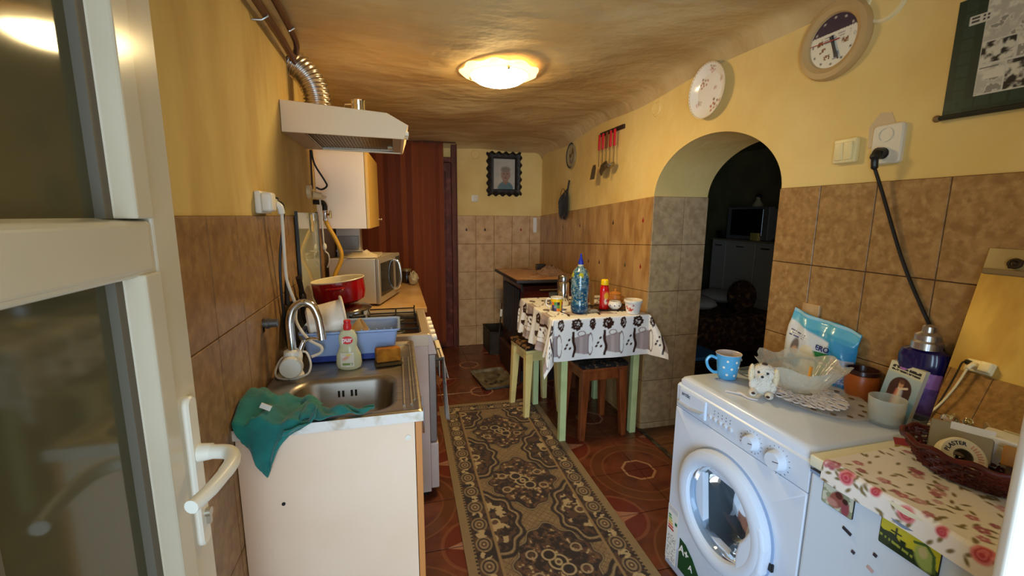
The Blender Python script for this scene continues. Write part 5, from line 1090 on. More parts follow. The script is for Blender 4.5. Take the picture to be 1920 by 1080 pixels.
m = MB(); m.lathe([(.206, .004), (.206, .010), (.198, .012)], 64, M=Mw); m.build('door_seat', mat('seat shade', srgb(150, 172, 206), .4), wm)
m = MB(); m.lathe([(.200, .008), (.201, .022), (.196, .036), (.182, .044), (.160, .044), (.148, .038), (.143, .024), (.143, .006)], 72, M=Mw); dd = m.build('door_ring', WH, wm)
m = MB(); m.lathe([(.144, .026), (.138, .020), (.128, -.03), (.112, -.075), (.07, -.085), (0, -.087)], 56, M=Mw); m.build('door_glass', mat('washer door glass', (.34, .42, .50), .03, t=.82, ior=1.35), dd)
m = MB(); m.prism([(.108, -.155), (.152, -.150), (.196, -.06), (.200, .02), (.186, .075), (.150, .098), (.146, .055), (.126, .010), (.108, -.02), (.100, -.06), (.100, -.11)], .006, .042, M=Mw); m.build('door_handle_cover', WH, dd, smooth=0, bevel=.012, seg=4)
m = MB(); m.lathe([(.150, -.012), (.165, -.06), (.20, -.08), (.20, -.36), (0, -.36)], 48, M=Mw); m.build('drum', mat('drum steel', (.16, .17, .18), .3, .9), wm)
m = MB(); m.lathe([(.150, .0), (.155, -.006), (.140, -.014), (.13, -.006)], 48, M=Mw); m.build('gasket', mat('grey rubber', srgb(96, 104, 112), .5), wm)
m = MB(); m.box(.478, .492, -.014, -.004, .40, .425); m.build('latch_slot', BLK, wm, smooth=0, bevel=.002)
def elabel(U, V):
    p = Paint(U, V, srgb(236, 236, 230)); p.rect(.004, .060, .215, .235, srgb(206, 210, 214))
    for i, c in enumerate(((30, 130, 70), (110, 170, 60), (206, 200, 60), (236, 170, 50), (220, 90, 40), (190, 40, 40))): p.rect(.006, .022+.004*i, .192-.011*i, .200-.011*i, srgb(*c))
    p.rect(.046, .060, .170, .184, srgb(20, 110, 60)); p.put(((vnoise(U*220, V*420, 5) > .62) & (V < .12) & (U > .006) & (U < .06))*1., srgb(150, 150, 150)); return p.c
cgrid('energy_label', lambda U, V: (U+.002, -.0068+0*U, V+.045), elabel, 0, .066, 0, .24, 60, 150, wm)
m = MB(); m.prism([(.085, .06), (.20, .06), (.20, .12), (.16, .16), (.12, .185), (.085, .19)], -.0080, -.0066, axis='y'); gl = m.build('green_sticker', mat('dark green sticker', srgb(14, 70, 36), .35), wm, smooth=0)
m = MB(); m.text('A+', .045, tr(.113, -.0085, .15) @ rotm('X', PI/2), bold=.0008); m.text('A', .034, tr(.155, -.0085, .115) @ rotm('X', PI/2)); m.build('sticker_lettering', MATS['label white'], gl)
# ---- on the washing machine
ZT = WZ+.001
mug = thing('blue_mug', 'light blue mug with white dots on the far corner of the washing machine', 'mug', (1.182, 1.29, ZT), rot=2.75)
BM = mat('light blue glaze', srgb(84, 170, 220), .2, coat=.4)
m = MB(); m.lathe([(0, 0), (.030, 0), (.033, .004), (.036, .03), (.044, .092), (.0455, .095)], 36); m.build('body', BM, mug)
m = MB(); m.lathe([(.0455, .095), (.0445, .0965), (.042, .094), (.033, .02), (0, .012)], 36); m.build('inside', mat('mug inside', srgb(214, 200, 190), .3), mug)
m = MB(); m.tube(spline([(.041, 0, .074), (.062, 0, .082), (.076, 0, .066), (.070, 0, .040), (.052, 0, .022), (.036, 0, .02)], 6), .0055, 10); m.build('handle', BM, mug)
DM = None
for k, (a, z) in enumerate([(1.2, .075), (1.95, .072), (2.75, .077), (3.5, .072), (.9, .050), (1.6, .046), (2.35, .050), (3.1, .046), (3.8, .05), (1.2, .022), (1.95, .020), (2.7, .022), (3.4, .02)]):
    r = .0365+.0095*(z-.03)/.062 if z > .03 else .0355
    if DM is None: m = MB(); m.ell((0, 0, 0), (.0012, .0046, .0046), 12, 6); o = m.build('dot', WGL, mug); DM = o.data
    else: o = bpy.data.objects.new('dot', DM); COL.objects.link(o); o.parent = mug
    o.location = (r*math.cos(a), r*math.sin(a), z); o.rotation_euler = (0, 0, a)
# glass tray, doily, bowl
tr_ = thing('glass_tray', 'large oval clear glass platter lying on the washing machine', 'platter', (1.325, 1.08, ZT), rot=-.10)
m = MB()
def ovl(a, b, z, w_=0): return [(a*(1+w_*math.cos(18*t))*math.cos(t), b*(1+w_*math.cos(18*t))*math.sin(t), z) for t in [2*PI*i/108 for i in range(108)]]
m.loops([ovl(.09, .15, .001), ovl(.135, .205, .012, .01), ovl(.138, .208, .015, .012), ovl(.130, .20, .014, .01), ovl(.088, .148, .005)], cap0=True, cap1=True); m.build('platter', mat('tinted tray glass', (.80, .77, .68), .08, t=.3, ior=1.4, a=.35, coat=.5), tr_, smooth=60)
FLK = None
for i in range(18):
    a = 2*PI*i/18
    if FLK is None: m = MB(); m.ell((0, 0, 0), (.007, .010, .0015), 8, 5); o = m.build('brown_fleck', mat('brown decor', srgb(106, 78, 44), .4), tr_); FLK = o.data
    else: o = bpy.data.objects.new('brown_fleck', FLK); COL.objects.link(o); o.parent = tr_
    o.location = (.112*math.cos(a), .176*math.sin(a), .0115)
dl = thing('lace_doily', 'white crocheted lace doily under the glass bowl', 'doily', (1.30, 1.095, ZT+.017), rot=-.10)
dl.scale = (.82, .82, 1)
m = MB(); random.seed(9)
for R_, amp, k, n_ in ((.05, .006, 10, 80), (.075, .010, 12, 120), (.10, .014, 14, 140), (.125, .016, 16, 160)):
    for ph in (0, PI): m.tube([((R_+amp*math.cos(k*t+ph))*math.cos(t)*.95, (R_+amp*math.cos(k*t+ph))*math.sin(t)*1.35, .0005+.001*math.sin(k*t)) for t in [2*PI*i/n_ for i in range(n_)]], .0026, 4, closed=True)
for i in range(28): t = 2*PI*i/28; m.tube([(.05*math.cos(t), .068*math.sin(t), 0), (.125*math.cos(t+.08), .17*math.sin(t+.08), 0)], .0022, 4)
for i in range(14): t = 2*PI*i/14; m.ell((.126*math.cos(t), .176*math.sin(t), .0), (.014, .018, .0016), 10, 6)
m.build('lace', mat('white cotton', srgb(232, 222, 218), .9), dl)
gb = thing('glass_bowl', 'fluted pressed glass bowl with a wavy rim on the doily', 'bowl', (1.305, 1.105, ZT+.02))
def flu(r, z, w_, sc=0): return [(r*(1+w_*math.cos(28*t)+sc*math.cos(7*t))*math.cos(t), r*(1+w_*math.cos(28*t)+sc*math.cos(7*t))*math.sin(t), z+sc*.14*math.cos(7*t)) for t in [2*PI*i/168 for i in range(168)]]
m = MB(); m.loops([flu(.045, 0, 0), flu(.06, .006, .01), flu(.085, .03, .018), flu(.105, .06, .02, .02), flu(.132, .092, .012, .06), flu(.134, .096, .01, .06), flu(.128, .093, .008, .06), flu(.10, .062, .004, .02), flu(.078, .032, .002), flu(.05, .012, 0)], cap0=True, cap1=True); m.build('bowl', mat('pressed glass', (.86, .88, .80), .06, t=.35, ior=1.4, a=.42, coat=.6), gb, smooth=60)
pc = thing('yellow_pencil', 'short yellow pencil lying in the glass bowl', 'pencil', (1.345, 1.09, ZT+.07)); m = MB(); m.cyl((-.035, -.02, .0), (.03, .03, .012), .005, n=8); m.build('barrel', mat('pencil yellow', srgb(246, 176, 30), .35), pc); m = MB(); m.cyl((.03, .03, .012), (.038, .036, .0135), .005, .001, n=8); m.build('tip', mat('pencil wood', srgb(210, 170, 120), .6), pc)
# plush dog
pd = thing('plush_puppy', 'small white plush puppy with brown spots and drooping ears', 'plush toy', (1.165, 1.11, ZT+.010), rot=-.9)
m = MB()   # faces -y
m.ell((0, .01, .028), (.036, .032, .030)); m.ell((0, 0, .078), (.034, .031, .030)); m.ell((0, -.026, .070), (.017, .016, .015)); m.ell((.024, -.028, .012), (.013, .024, .012)); m.ell((-.024, -.028, .012), (.013, .024, .012)); m.ell((.030, -.006, .034), (.011, .014, .020)); m.ell((-.030, -.006, .034), (.011, .014, .020)); m.ell((0, 0, .052), (.020, .020, .014))
o = m.build('body', mat('white plush', srgb(238, 230, 216), .95, b=.8, bs=160, sheen=.3), pd)
q = o.modifiers.new('fuse', 'REMESH'); q.mode = 'VOXEL'; q.voxel_size = .003; q.use_smooth_shade = True
for s_ in (-1, 1): m = MB(); m.ell((s_*.036, -.004, .070), (.010, .018, .032), M=None); m.build('ear', mat('cream plush', srgb(244, 226, 190), .95, b=.8, bs=160), pd)
for x, y, z, r in ((.013, -.029, .084, .0042), (-.013, -.029, .084, .0042), (0, -.042, .074, .0045)): m = MB(); m.ell((x, y, z), (r, r*.7, r), 10, 6); m.build('eye' if z > .08 else 'nose', BLK, pd)
for x, y, z, r in ((.0, -.006, .107, .009), (.034, .004, .05, .006), (-.02, -.050, .016, .006), (.022, -.052, .014, .006), (-.036, .012, .03, .007)): m = MB(); m.ell((x, y, z), (r, r*.6, r*.7), 10, 6); m.build('brown_spot', mat('brown plush', srgb(72, 48, 40), .95), pd)
gn = thing('glass_trinket', 'tiny crystal trinket in front of the glass bowl', 'trinket', (1.262, 1.075, ZT+.018)); m = MB(); m.ell((0, 0, .009), (.010, .010, .009), 8, 5); m.build('crystal', GLASS, gn, smooth=0); m = MB(); m.cyl((0, 0, .017), (0, 0, .024), .003, n=8); m.build('bead', CH, gn)
tpb = thing('thread_scrap', 'scrap of pale lace ribbon at the front edge of the washing machine', 'ribbon', (1.10, 1.14, ZT)); m = MB(); m.tube(spline([(-.02, .04, .003), (0, .015, .004), (.01, 0, .006), (.012, -.03, .003), (.03, -.05, .003)], 6), [.003]*8+[.005]*8+[.003]*9, 6); m.build('ribbon', MATS['white cotton'], tpb)
# detergent bag
db = thing('detergent_bag', 'light blue and white bag of washing powder leaning on the tiles', 'bag', (1.492, 1.205, ZT), rot=-PI/2+.10)
def bagpos(U, V):
    # U -.125..0.125 , V 0..0.225 ; front bulges to -y
    w_ = 1-.10*np.clip((V-.16)/.06, 0, 1); edge = np.sqrt(np.clip(1-(np.abs(U)/.1251)**3, 0, 1)); bul = edge*np.clip(1-((V-.085)/.125)**2, 0, 1)*.048
    wr = .006*np.sin(U*60+V*40)*np.clip(V*8, 0, 1)+.010*(fbm(U*20, V*20, 2)-.5)
    return U*w_+.018*np.clip((V-.17)/.05, 0, 1)*(U > 0), -.010-bul+wr*edge+.075*V**1.3+.018, V*(1-.10*(U/.125))+.004*np.sin(U*30)*(V > .15)
def bagp(U, V):
    p = Paint(U, V, srgb(222, 230, 240)); BLb = srgb(70, 170, 214)
    p.put(sm(-(V-.168+.02*np.sin(U*14)), .006), BLb); p.put(sm(-(V-.185), .006)*.6, srgb(120, 204, 228)); p.put(sm(-(U-.050-.0*V), .006)*(V < .17), srgb(60, 160, 220)); p.put(((U > .066) & (V < .115) & (V > .02))*1., srgb(206, 214, 230)); p.put(((U > .070) & (V < .075) & (vnoise(U*420, V*260, 3) > .55))*1., srgb(120, 130, 170))
    p.disc(.082, .100, .012, srgb(230, 220, 220), .002); p.ring(.082, .100, .011, .0015, srgb(200, 60, 60)); p.disc(.082, .100, .004, srgb(30, 30, 40), .002, ry=.007)
    p.put(((np.abs(U-.030-.01*np.sin(V*20)) < .026) & (V < .118) & (V > .01))*1., srgb(20, 130, 66)); p.put(sm(np.hypot((U+.01)/.6, V-.07)-.06, .01)*.9, srgb(236, 226, 196)); p.put(sm(np.hypot((U+.03)/.6, V-.02)-.05, .01)*.9, srgb(244, 240, 230))
    p.disc(-.062, .108, .014, srgb(120, 110, 110), .006, ry=.030); p.disc(-.060, .092, .012, srgb(210, 170, 140), .005, ry=.016); p.disc(-.062, .055, .030, srgb(110, 176, 220), .008, ry=.024)
    for i in range(3): p.put(((np.abs(V-.158+.009*i) < .0025) & (U > -.10) & (U < -.03) & (vnoise(U*300, V*0+i, 5) > .3))*1., srgb(70, 80, 130))
    p.put(((V < .02) & (U < -.02) & (vnoise(U*90, V*90, 8) > .5))*1., srgb(150, 150, 130)); p.put(sm(-(V-.215), .002)*.6, srgb(200, 230, 236)); return p.c
cgrid('front', bagpos, bagp, -.125, .125, 0, .225, 110, 100, db, mat('glossy film print', (1, 1, 1), .25, attr='Col', coat=.3))
def bagback(U, V): x, y, z = bagpos(U, V); return x, np.maximum(.014+.070*V**1.3, y+.002), z
cgrid('back', bagback, lambda U, V: Paint(U, V, srgb(70, 170, 214)).c, -.125, .125, 0, .225, 30, 30, db, MATS['glossy film print'])
NAVY = mat('navy print', srgb(24, 40, 110), .35)
def on_bag(u, v):
    x, y, z = bagpos(np.float64(u), np.float64(v)); return float(x), float(y), float(z)
for u, v, s_ in ((.028, .132, .026), (-.070, .043, .022)):
    x, y, z = on_bag(u, v); m = MB(); m.text('DERO', s_, tr(x, y-.006, z) @ rotm('X', PI/2-.28) @ rotm('Z', -.06), bold=.0005); m.build('brand_lettering', NAVY, db)
oj = thing('orange_jar', 'orange brown pottery jar with a dark rim behind the glass bowl', 'jar', (1.488, 1.030, ZT)); m = MB(); m.lathe([(0, 0), (.036, 0), (.042, .01), (.048, .05), (.047, .075), (.044, .085)], 30); m.build('body', mat('orange pottery', srgb(176, 88, 30), .35), oj); m = MB(); m.lathe([(.044, .084), (.048, .088), (.047, .100), (.042, .100), (.040, .086), (.03, .06), (0, .055)], 30); m.build('rim', mat('dark glaze', srgb(52, 24, 20), .25), oj)
hz = thing('grey_hose', 'thin grey hose lying in a loop across the back of the washing machine', 'hose', (1.40, 1.20, ZT)); m = MB(); m.tube(spline([(1.30, 1.23, ZT+.028), (1.262, 1.29, ZT+.012), (1.275, 1.335, ZT+.008), (1.33, 1.34, ZT+.010), (1.36, 1.32, ZT+.03)], 8), .0055, 8); m.tube(spline([(1.36, 1.32, ZT+.03), (1.415, 1.28, ZT+.06), (1.432, 1.19, ZT+.09), (1.448, 1.10, ZT+.086), (1.50, 1.10, ZT+.06), (1.53, 1.09, ZT+.02)], 8), .0055, 8); m.build('hose', mat('grey rubber hose', srgb(110, 118, 120), .4), hz, world=True)
m = MB(); m.tube([(1.532, 1.09, ZT+.02), (1.532, .98, ZT+.014), (1.52, .96, ZT+.018)], .0055, 8); m.cyl((1.475, .963, ZT+.012), (1.50, .958, ZT+.012), .012, n=14); m.cyl((1.49, .960, ZT+.018), (1.522, .955, ZT+.022), .020, .018, n=16); m.build('connector', WPL, hz, world=True)
sfb = thing('fabric_softener', 'dark violet fabric softener bottle with a silver cap by the mirror', 'bottle', (1.490, .870, ZT), rot=-PI/2+.20)
VIO = mat('violet plastic', srgb(30, 24, 84), .18, coat=.4)
m = MB(); m.loops(flat([(.044, 0), (.052, .006), (.054, .03), (.055, .09), (.056, .15), (.060, .165), (.061, .195), (.055, .212), (.036, .222)], .62), cap0=True, cap1=True); m.build('body', VIO, sfb)
m = MB(); m.lathe([(.036, .220), (.036, .240), (.031, .246), (.030, .262), (.017, .270), (.016, .286), (.010, .291), (0, .292)], 28); m.build('cap', mat('silver cap', (.55, .53, .52), .25, .9), sfb)
cgrid('label', lambda U, V: (.0568*np.sin(U), -.0355*np.cos(U), V), lambda U, V: Paint(U*.05, V, srgb(176, 116, 190)).disc(.012, .135, .016, srgb(206, 150, 214), .003, ry=.011).disc(.012, .135, .011, srgb(150, 96, 176), .003, ry=.007).disc(-.016, .140, .015, srgb(214, 178, 110), .004, ry=.010).put((V < .110)*.7, srgb(72, 52, 130)).put((fbm(U*3, V*60, 4) > .58)*(V < .11)*.7, srgb(140, 110, 190)).c, -1.15, 1.15, .025, .158, 40, 40, sfb)
cd_ = thing('picture_card', 'blue picture card of a robed figure in a dark arch, leaning on the violet bottle', 'card', (1.428, .893, ZT+.001), rot=-PI/2-.26)
cd_.scale = (1.08, 1, 1.08)
def cardp(U, V):
    t = np.clip((V)/.155, 0, 1)[..., None]; p = Paint(U, V, (0, 0, 0)); p.c = np.array(srgb(30, 130, 180))*(1-t)+np.array(srgb(196, 206, 196))*t
    p.rect(-.06, .06, .126, .16, srgb(214, 210, 180), .006); p.put(((np.abs(V-.143) < .0035) | (np.abs(V-.134) < .0025))*(np.abs(U) < .043)*(vnoise(U*330, V*0+np.floor(V*90), 4) > .28), srgb(40, 40, 40))
    p.put(((np.abs(U) < .034) & (V > .030) & (V < .085))*1. , srgb(70, 36, 34)); p.disc(0, .085, .034, srgb(70, 36, 34), .002)
    p.put(sm(np.abs(U-.0)-.006-.16*np.clip(.092-V, 0, .06), .004)*((V > .034) & (V < .094)), srgb(226, 206, 180)); p.put(sm(np.abs(U+.006+.12*(.09-V))-.004, .004)*((V > .036) & (V < .085))*.8, srgb(206, 110, 90)); p.put(sm(np.abs(U-.006-.10*(.09-V))-.004, .004)*((V > .036) & (V < .085))*.7, srgb(170, 180, 206)); p.disc(0, .099, .0075, srgb(206, 150, 110), .002, ry=.010); p.disc(0, .106, .008, srgb(110, 70, 46), .003, ry=.006)
    p.line([(.004, .088), (.020, .094)], .003, srgb(226, 206, 180)); return p.c
Mc = lambda U, V, d: (U, d+.22*V, V*.975)
cgrid('picture', lambda U, V: Mc(U, V, -.0052), cardp, -.052, .052, 0, .155, 90, 120, cd_)
m = MB(); m.loops([[Mc(u, v, d) for u, v in ((-.052, 0), (.052, 0), (.052, .155), (-.052, .155))] for d in (-.005, .007)], cap0=True, cap1=True); m.build('board', mat('card board', srgb(206, 202, 190), .7), cd_, smooth=0)
cg = thing('frosted_candle_glass', 'frosted glass tumbler at the corner of the washing machine', 'glass', (1.372, .872, ZT)); m = MB(); m.lathe([(0, 0), (.038, 0), (.041, .004), (.045, .078), (.043, .079), (.038, .01), (0, .008)], 36); m.build('glass', mat('frosted glass', (.80, .82, .74), .3, t=.3, ior=1.3, a=.45), cg); m = MB(); m.lathe([(0, .036), (.0385, .036), (.0375, .010), (0, .010)], 28); m.build('wax', mat('old wax', srgb(190, 182, 160), .6, t=.2), cg)
# ================================================================ FRIDGE
FX0, FY0, FZ = 1.015, .795, .822
fg = thing('small_fridge', 'low white fridge standing right of the washing machine', 'fridge', (FX0, FY0, 0), rot=-PI/2)
FWH = mat('fridge white', srgb(214, 227, 242), .3); FTP = mat('fridge ivory', srgb(232, 230, 206), .35)
m = MB(); m.box(.0, .52, .045, .50, .02, .79); m.build('body', FWH, fg, smooth=0, bevel=.005)
m = MB(); m.box(.002, .518, .0, .042, .03, .772); fd = m.build('door', FWH, fg, smooth=0, bevel=.010, seg=4)
m = MB(); m.box(.005, .52, -.006, .03, .774, .782); m.build('handle_groove', mat('groove grey', srgb(130, 150, 180), .4), fg, smooth=0)
m = MB(); m.cbox(-.004, .524, -.004, .50, .786, FZ-.004, .006); m.build('top_board', FTP, fg)
m = MB(); m.box(.004, .060, -.0055, -.002, .777, .785); m.build('logo_plate', mat('dark metal badge', srgb(90, 90, 96), .3, .8), fg, smooth=0, bevel=.001)
m = MB()
for x in (.05, .47):
    for y in (.08, .45): m.cyl((x, y, 0), (x, y, .022), .02, n=12)
m.build('feet', BLK, fg)
def magnet(name, label, x, z, w_, h_, pf, tilt=0):
    t = thing(name, label, 'magnet', (FX0-.0005, FY0-x, z), rot=(0, 0, -PI/2)); R_ = rotm('Y', tilt)
    m = MB(); m.prism([(a, b) for a, b, _ in rr(0, 0, w_/2, h_/2, .004, 0, 4)], -.0030, 0, axis='y', M=R_); m.build('backing', BLK, t, smooth=0)
    cgrid('picture', lambda U, V: (U*math.cos(tilt)+V*math.sin(tilt), -.0034+0*U, -U*math.sin(tilt)+V*math.cos(tilt)), pf, -w_/2+.001, w_/2-.001, -h_/2+.001, h_/2-.001, 70, 54, t, mat('glossy print', 0))
def ph1(U, V):
    p = Paint(U, V, srgb(206, 210, 190)); p.put((fbm(U*90, V*90, 2) > .5)*.7, srgb(120, 130, 90)); p.disc(-.002, .0, .016, srgb(150, 90, 80), .004, ry=.024, ang=-.4); p.disc(.002, .014, .009, srgb(90, 50, 46), .003); p.disc(.020, -.010, .010, srgb(150, 80, 90), .004, ry=.020); p.disc(.018, .008, .007, srgb(60, 40, 40), .003); p.disc(-.012, -.012, .014, srgb(190, 140, 130), .005, ry=.009); return p.c
magnet('photo_magnet', 'photo magnet of two people on the fridge door', .080, .742, .076, .052, ph1)
def ph2(U, V):
    p = Paint(U, V, srgb(196, 186, 40)); p.put((V < -.004-.25*U+.004*np.sin(U*160))*1., srgb(30, 54, 30)); p.line([(-.024, -.012), (-.024, .022)], .0022, srgb(24, 44, 26)); p.line([(-.033, .012), (-.015, .012)], .0018, srgb(24, 44, 26)); p.put(sm(np.abs(U+.01)-.006, .003)*((V < .004)), srgb(24, 44, 26)); p.disc(.030, -.004, .018, srgb(150, 166, 84), .006, ry=.026, ang=.3); p.disc(.026, .006, .008, srgb(190, 176, 120), .004, ry=.012); p.line([(.010, .018), (.030, .026), (.044, .012), (.048, -.022)], .003, srgb(70, 100, 44)); p.put(((np.abs(V+.016+.12*U) < .003) & (U < .012) & (vnoise(U*260, V*0, 2) > .4))*1., srgb(150, 160, 60)); return p.c
magnet('landscape_magnet', 'yellow and green magnet with a cross on a hill on the fridge door', .232, .742, .110, .062, ph2)
for label, x, z, w_, c in (('tiny dark magnet strip just below the photo magnet', .110, .682, .022, (52, 50, 60)), ('tiny dark speck magnet in the middle of the fridge door', .175, .672, .008, (60, 50, 60)), ('tiny dark speck magnet left of the middle of the fridge door', .130, .642, .008, (70, 66, 76)), ('tiny pink sticker on the lower fridge door', .170, .632, .014, (206, 170, 170))):
    t = thing('mini_magnet', label, 'magnet', (FX0-.0005, FY0-x, z), rot=-PI/2, group='tiny fridge magnets'); m = MB(); m.box(-w_/2, w_/2, -.003, 0, -.004, .004, M=rotm('Y', .3)); m.build('magnet', mat('mini %d' % c[0], srgb(*c), .4), t, smooth=0, bevel=.001)
# floral cloth on the fridge
fc = thing('floral_cloth', 'floral oilcloth with pink roses covering the fridge top', 'cloth', (1.2, .52, FZ))
random.seed(31); ROSES = [(random.uniform(.0, .5), random.uniform(-.06, .42), random.uniform(.008, .014)) for _ in range(70)]; ROSES += [(.06+.062*i, -.012+.006*math.sin(i*2.2), .017-.006*(i % 2)) for i in range(8)]
LEAF = [(random.uniform(0, .5), random.uniform(-.06, .42), random.uniform(0, PI)) for _ in range(330)]
def florp(U, V):
    p = Paint(U, V, srgb(242, 236, 230))
    for x, y, a in LEAF: p.disc(x, y, .0085, srgb(128, 112, 70), .003, ry=.0036, ang=a)
    for k, (x, y, r) in enumerate(ROSES):
        big = k >= 70; c = (222, 134, 140) if big else [(190, 116, 130), (206, 158, 162), (170, 96, 112)][k % 3]
        if not big:
            for j in range(5): p.disc(x+r*.6*math.cos(j*1.26), y+r*.6*math.sin(j*1.26), r*.42, srgb(*c), .004)
        else:
            p.disc(x, y, r, srgb(*c), .005); p.ring(x, y, r*.55, .002, srgb(186, 60, 76), .003); p.disc(x, y, r*.3, srgb(190, 60, 80), .004)
    return p.c
def fcpos(U, V):
    # U along the front (0 at far end), V depth: V<0 hangs over the front
    h = np.minimum(V, 0); x = FX0+.004+np.maximum(V, 0)+h*.06-.006*(V < 0)*(1-np.exp(h/.006)); y = FY0-.035-U; z = FZ+.002+h*.995+np.where(V > 0, .0015*np.sin(U*40)*np.cos(V*30), .0)
    return x+np.where(V < -.004, -.004-.003*np.sin(U*26), 0), y, z
cgrid('cloth', fcpos, florp, 0, .475, -.052, .40, 240, 230, fc, mat('floral print', (1, 1, 1), .4, attr='Col'), world=True)
# wicker basket with things
bk = thing('wicker_basket', 'dark red brown wicker basket on the floral cloth', 'basket', (1.272, .612, FZ+.004), rot=.25)
WK = mat('red brown wicker', srgb(92, 26, 22), .35, c2=srgb(60, 16, 14), ns=30)
def bov(s, z): return [(.090*s*math.cos(t), .128*s*math.sin(t), z) for t in [2*PI*i/60 for i in range(60)]]
m = MB(); m.loops([bov(.70, .002), bov(.70, .006)], cap0=True, cap1=True); m.build('base', WK, bk)
for k in range(26):
    m = MB(); t = 2*PI*k/26; m.tube([(.090*s*math.cos(t), .128*s*math.sin(t), z) for s, z in ((.70, .004), (.80, .022), (.92, .045), (1.02, .064))], .0035, 6); m.build('stake', WK, bk)
for r in range(6):
    f = r/5; s = .74+.26*f; z = .010+.050*f; m = MB(); m.tube([((.090*s+.004*(1 if (i+r) % 2 else -1))*math.cos(2*PI*i/52), (.128*s+.004*(1 if (i+r) % 2 else -1))*math.sin(2*PI*i/52), z+.002*math.sin(i)) for i in range(52)], .0042, 6, closed=True); m.build('weaver', WK, bk)
m = MB(); m.tube([(.092*1.02*math.cos(2*PI*i/60), .131*1.02*math.sin(2*PI*i/60), .066+.004*math.sin(12*PI*i/60*2)) for i in range(60)], .006, 8, closed=True); m.build('rim', WK, bk)
pr = thing('plaster_roll', 'cream roll of medical plaster tape standing in the basket', 'tape roll', (1.256, .632, FZ+.046))
Mr = rotm('Z', -.62) @ rotm('X', math.radians(52))    # axis local z -> towards camera and up
m = MB(); m.lathe([(.018, .012), (.040, .013), (.044, .010), (.045, -.010), (.040, -.012), (.018, -.012), (.018, .012)], 48, M=Mr); m.build('roll', mat('cream plaster tape', srgb(238, 224, 184), .5), pr)
m = MB(); m.lathe([(.0182, .0128), (.0165, .0125), (.0165, -.0125), (.0182, -.0128)], 36, M=Mr); m.build('core', mat('grey tin core', srgb(120, 112, 90), .4, .5), pr)
m = MB(); txt = 'PLASTER'
for i, ch in enumerate(txt): a = 2.75-i*.235; m.text(ch, .0125, Mr @ tr(.030*math.cos(a), .030*math.sin(a), .0135) @ rotm('Z', a-PI/2), depth=.0003, bold=.0003)
m.build('lettering', mat('lettering navy', srgb(44, 44, 66), .5), pr)
m = MB()
for i in range(10): a = .85-i*.18; m.box(-.0012, .0012, -.005, .005, .0128, .0136, M=Mr @ rotm('Z', a-PI/2) @ tr(0, .031, 0))
o = m.build('red_print', mat('print pink', srgb(226, 160, 140), .5), pr, smooth=0); o['kind'] = 'stuff'
ev = thing('foil_sachet', 'folded grey foil sachet with a white band in the basket', 'sachet', (1.295, .658, FZ+.03)); m = MB(); m.box(-.055, .055, -.003, .003, 0, .075, M=rotm('Z', -1.1) @ rotm('X', -.45)); m.build('foil', mat('matte foil', srgb(150, 136, 108), .35, .4), ev, smooth=0, bevel=.002); m = MB(); m.box(-.02, .055, -.0036, .0036, .060, .078, M=rotm('Z', -1.1) @ rotm('X', -.45)); m.build('band', MATS['white paper'], ev, smooth=0)
wp = thing('spotted_wrapper', 'pointed white wrapper with brown spots behind the foil sachet', 'wrapper', (1.325, .70, FZ+.03)); m = MB(); m.prism([(-.035, 0), (.045, 0), (.03, .045), (-.01, .075)], -.003, .003, axis='y', M=rotm('Z', -1.0) @ rotm('X', -.3)); m.build('paper', mat('spotted wrapper paper', srgb(230, 206, 176), .6, c2=srgb(120, 70, 40), ns=60, nd=1, lo=.62, hi=.66), wp, smooth=0)
rd = thing('red_card', 'dark red card lying under the basket edge', 'card', (1.31, .748, FZ+.003), rot=-.9); m = MB(); m.box(-.045, .045, -.02, .03, 0, .004, M=rotm('Y', -.12)); m.build('card', mat('red card paper', srgb(150, 24, 40), .4), rd, smooth=0); m = MB(); m.box(-.046, .046, -.0225, -.0195, -.0005, .0045, M=rotm('Y', -.12)); m.build('gold_edge', BRASS, rd, smooth=0)
wd = thing('wooden_comb_box', 'thin wooden slat box standing at the back of the basket', 'box', (1.330, .555, FZ+.045)); m = MB(); m.cbox(-.004, .004, -.06, .04, 0, .045, .003, M=rotm('Z', .45) @ rotm('Y', .3)); m.build('slat', mat('honey wood', srgb(176, 118, 52), .4), wd); m = MB(); m.box(.004, .024, -.05, .03, -.03, .02, M=rotm('Z', .45) @ rotm('Y', .3)); m.build('box', mat('dark wood box', srgb(96, 66, 34), .5), wd, smooth=0, bevel=.002)
wb2 = thing('white_pill_box', 'white plastic box at the foot of the mirror', 'box', (1.375, .60, FZ+.004), rot=.2); m = MB(); m.cbox(-.03, .03, -.055, .055, 0, .085, .005); m.build('case', WPL, wb2); m = MB(); m.cbox(-.031, .031, -.056, .056, .07, .088, .003); m.build('lid', WPL, wb2)
bl_ = thing('black_capped_bottle', 'small dark bottle with a round black cap beside the white plastic box', 'bottle', (1.362, .505, FZ+.004)); m = MB(); m.lathe([(0, 0), (.022, 0), (.024, .01), (.024, .06), (.014, .075), (.014, .082)], 24); m.build('body', mat('dark perfume glass', (.03, .02, .015), .1), bl_); m = MB(); m.ell((0, 0, .104), (.025, .025, .025), 20, 14); m.build('cap', BLK, bl_); m = MB(); m.cyl((0, 0, .078), (0, 0, .086), .016, n=18); m.build('collar', BRASS, bl_)
cb = thing('perfume_bottle', 'clear perfume bottle with a crystal stopper in front of the mirror', 'bottle', (1.375, .735, FZ+.004), rot=.3); m = MB(); m.cbox(-.018, .018, -.03, .03, 0, .055, .004); m.build('flacon', GLASS, cb); m = MB(); m.cyl((0, 0, .055), (0, 0, .064), .008, n=14); m.ell((0, 0, .076), (.011, .011, .012), 10, 7); m.build('stopper', CH, cb)
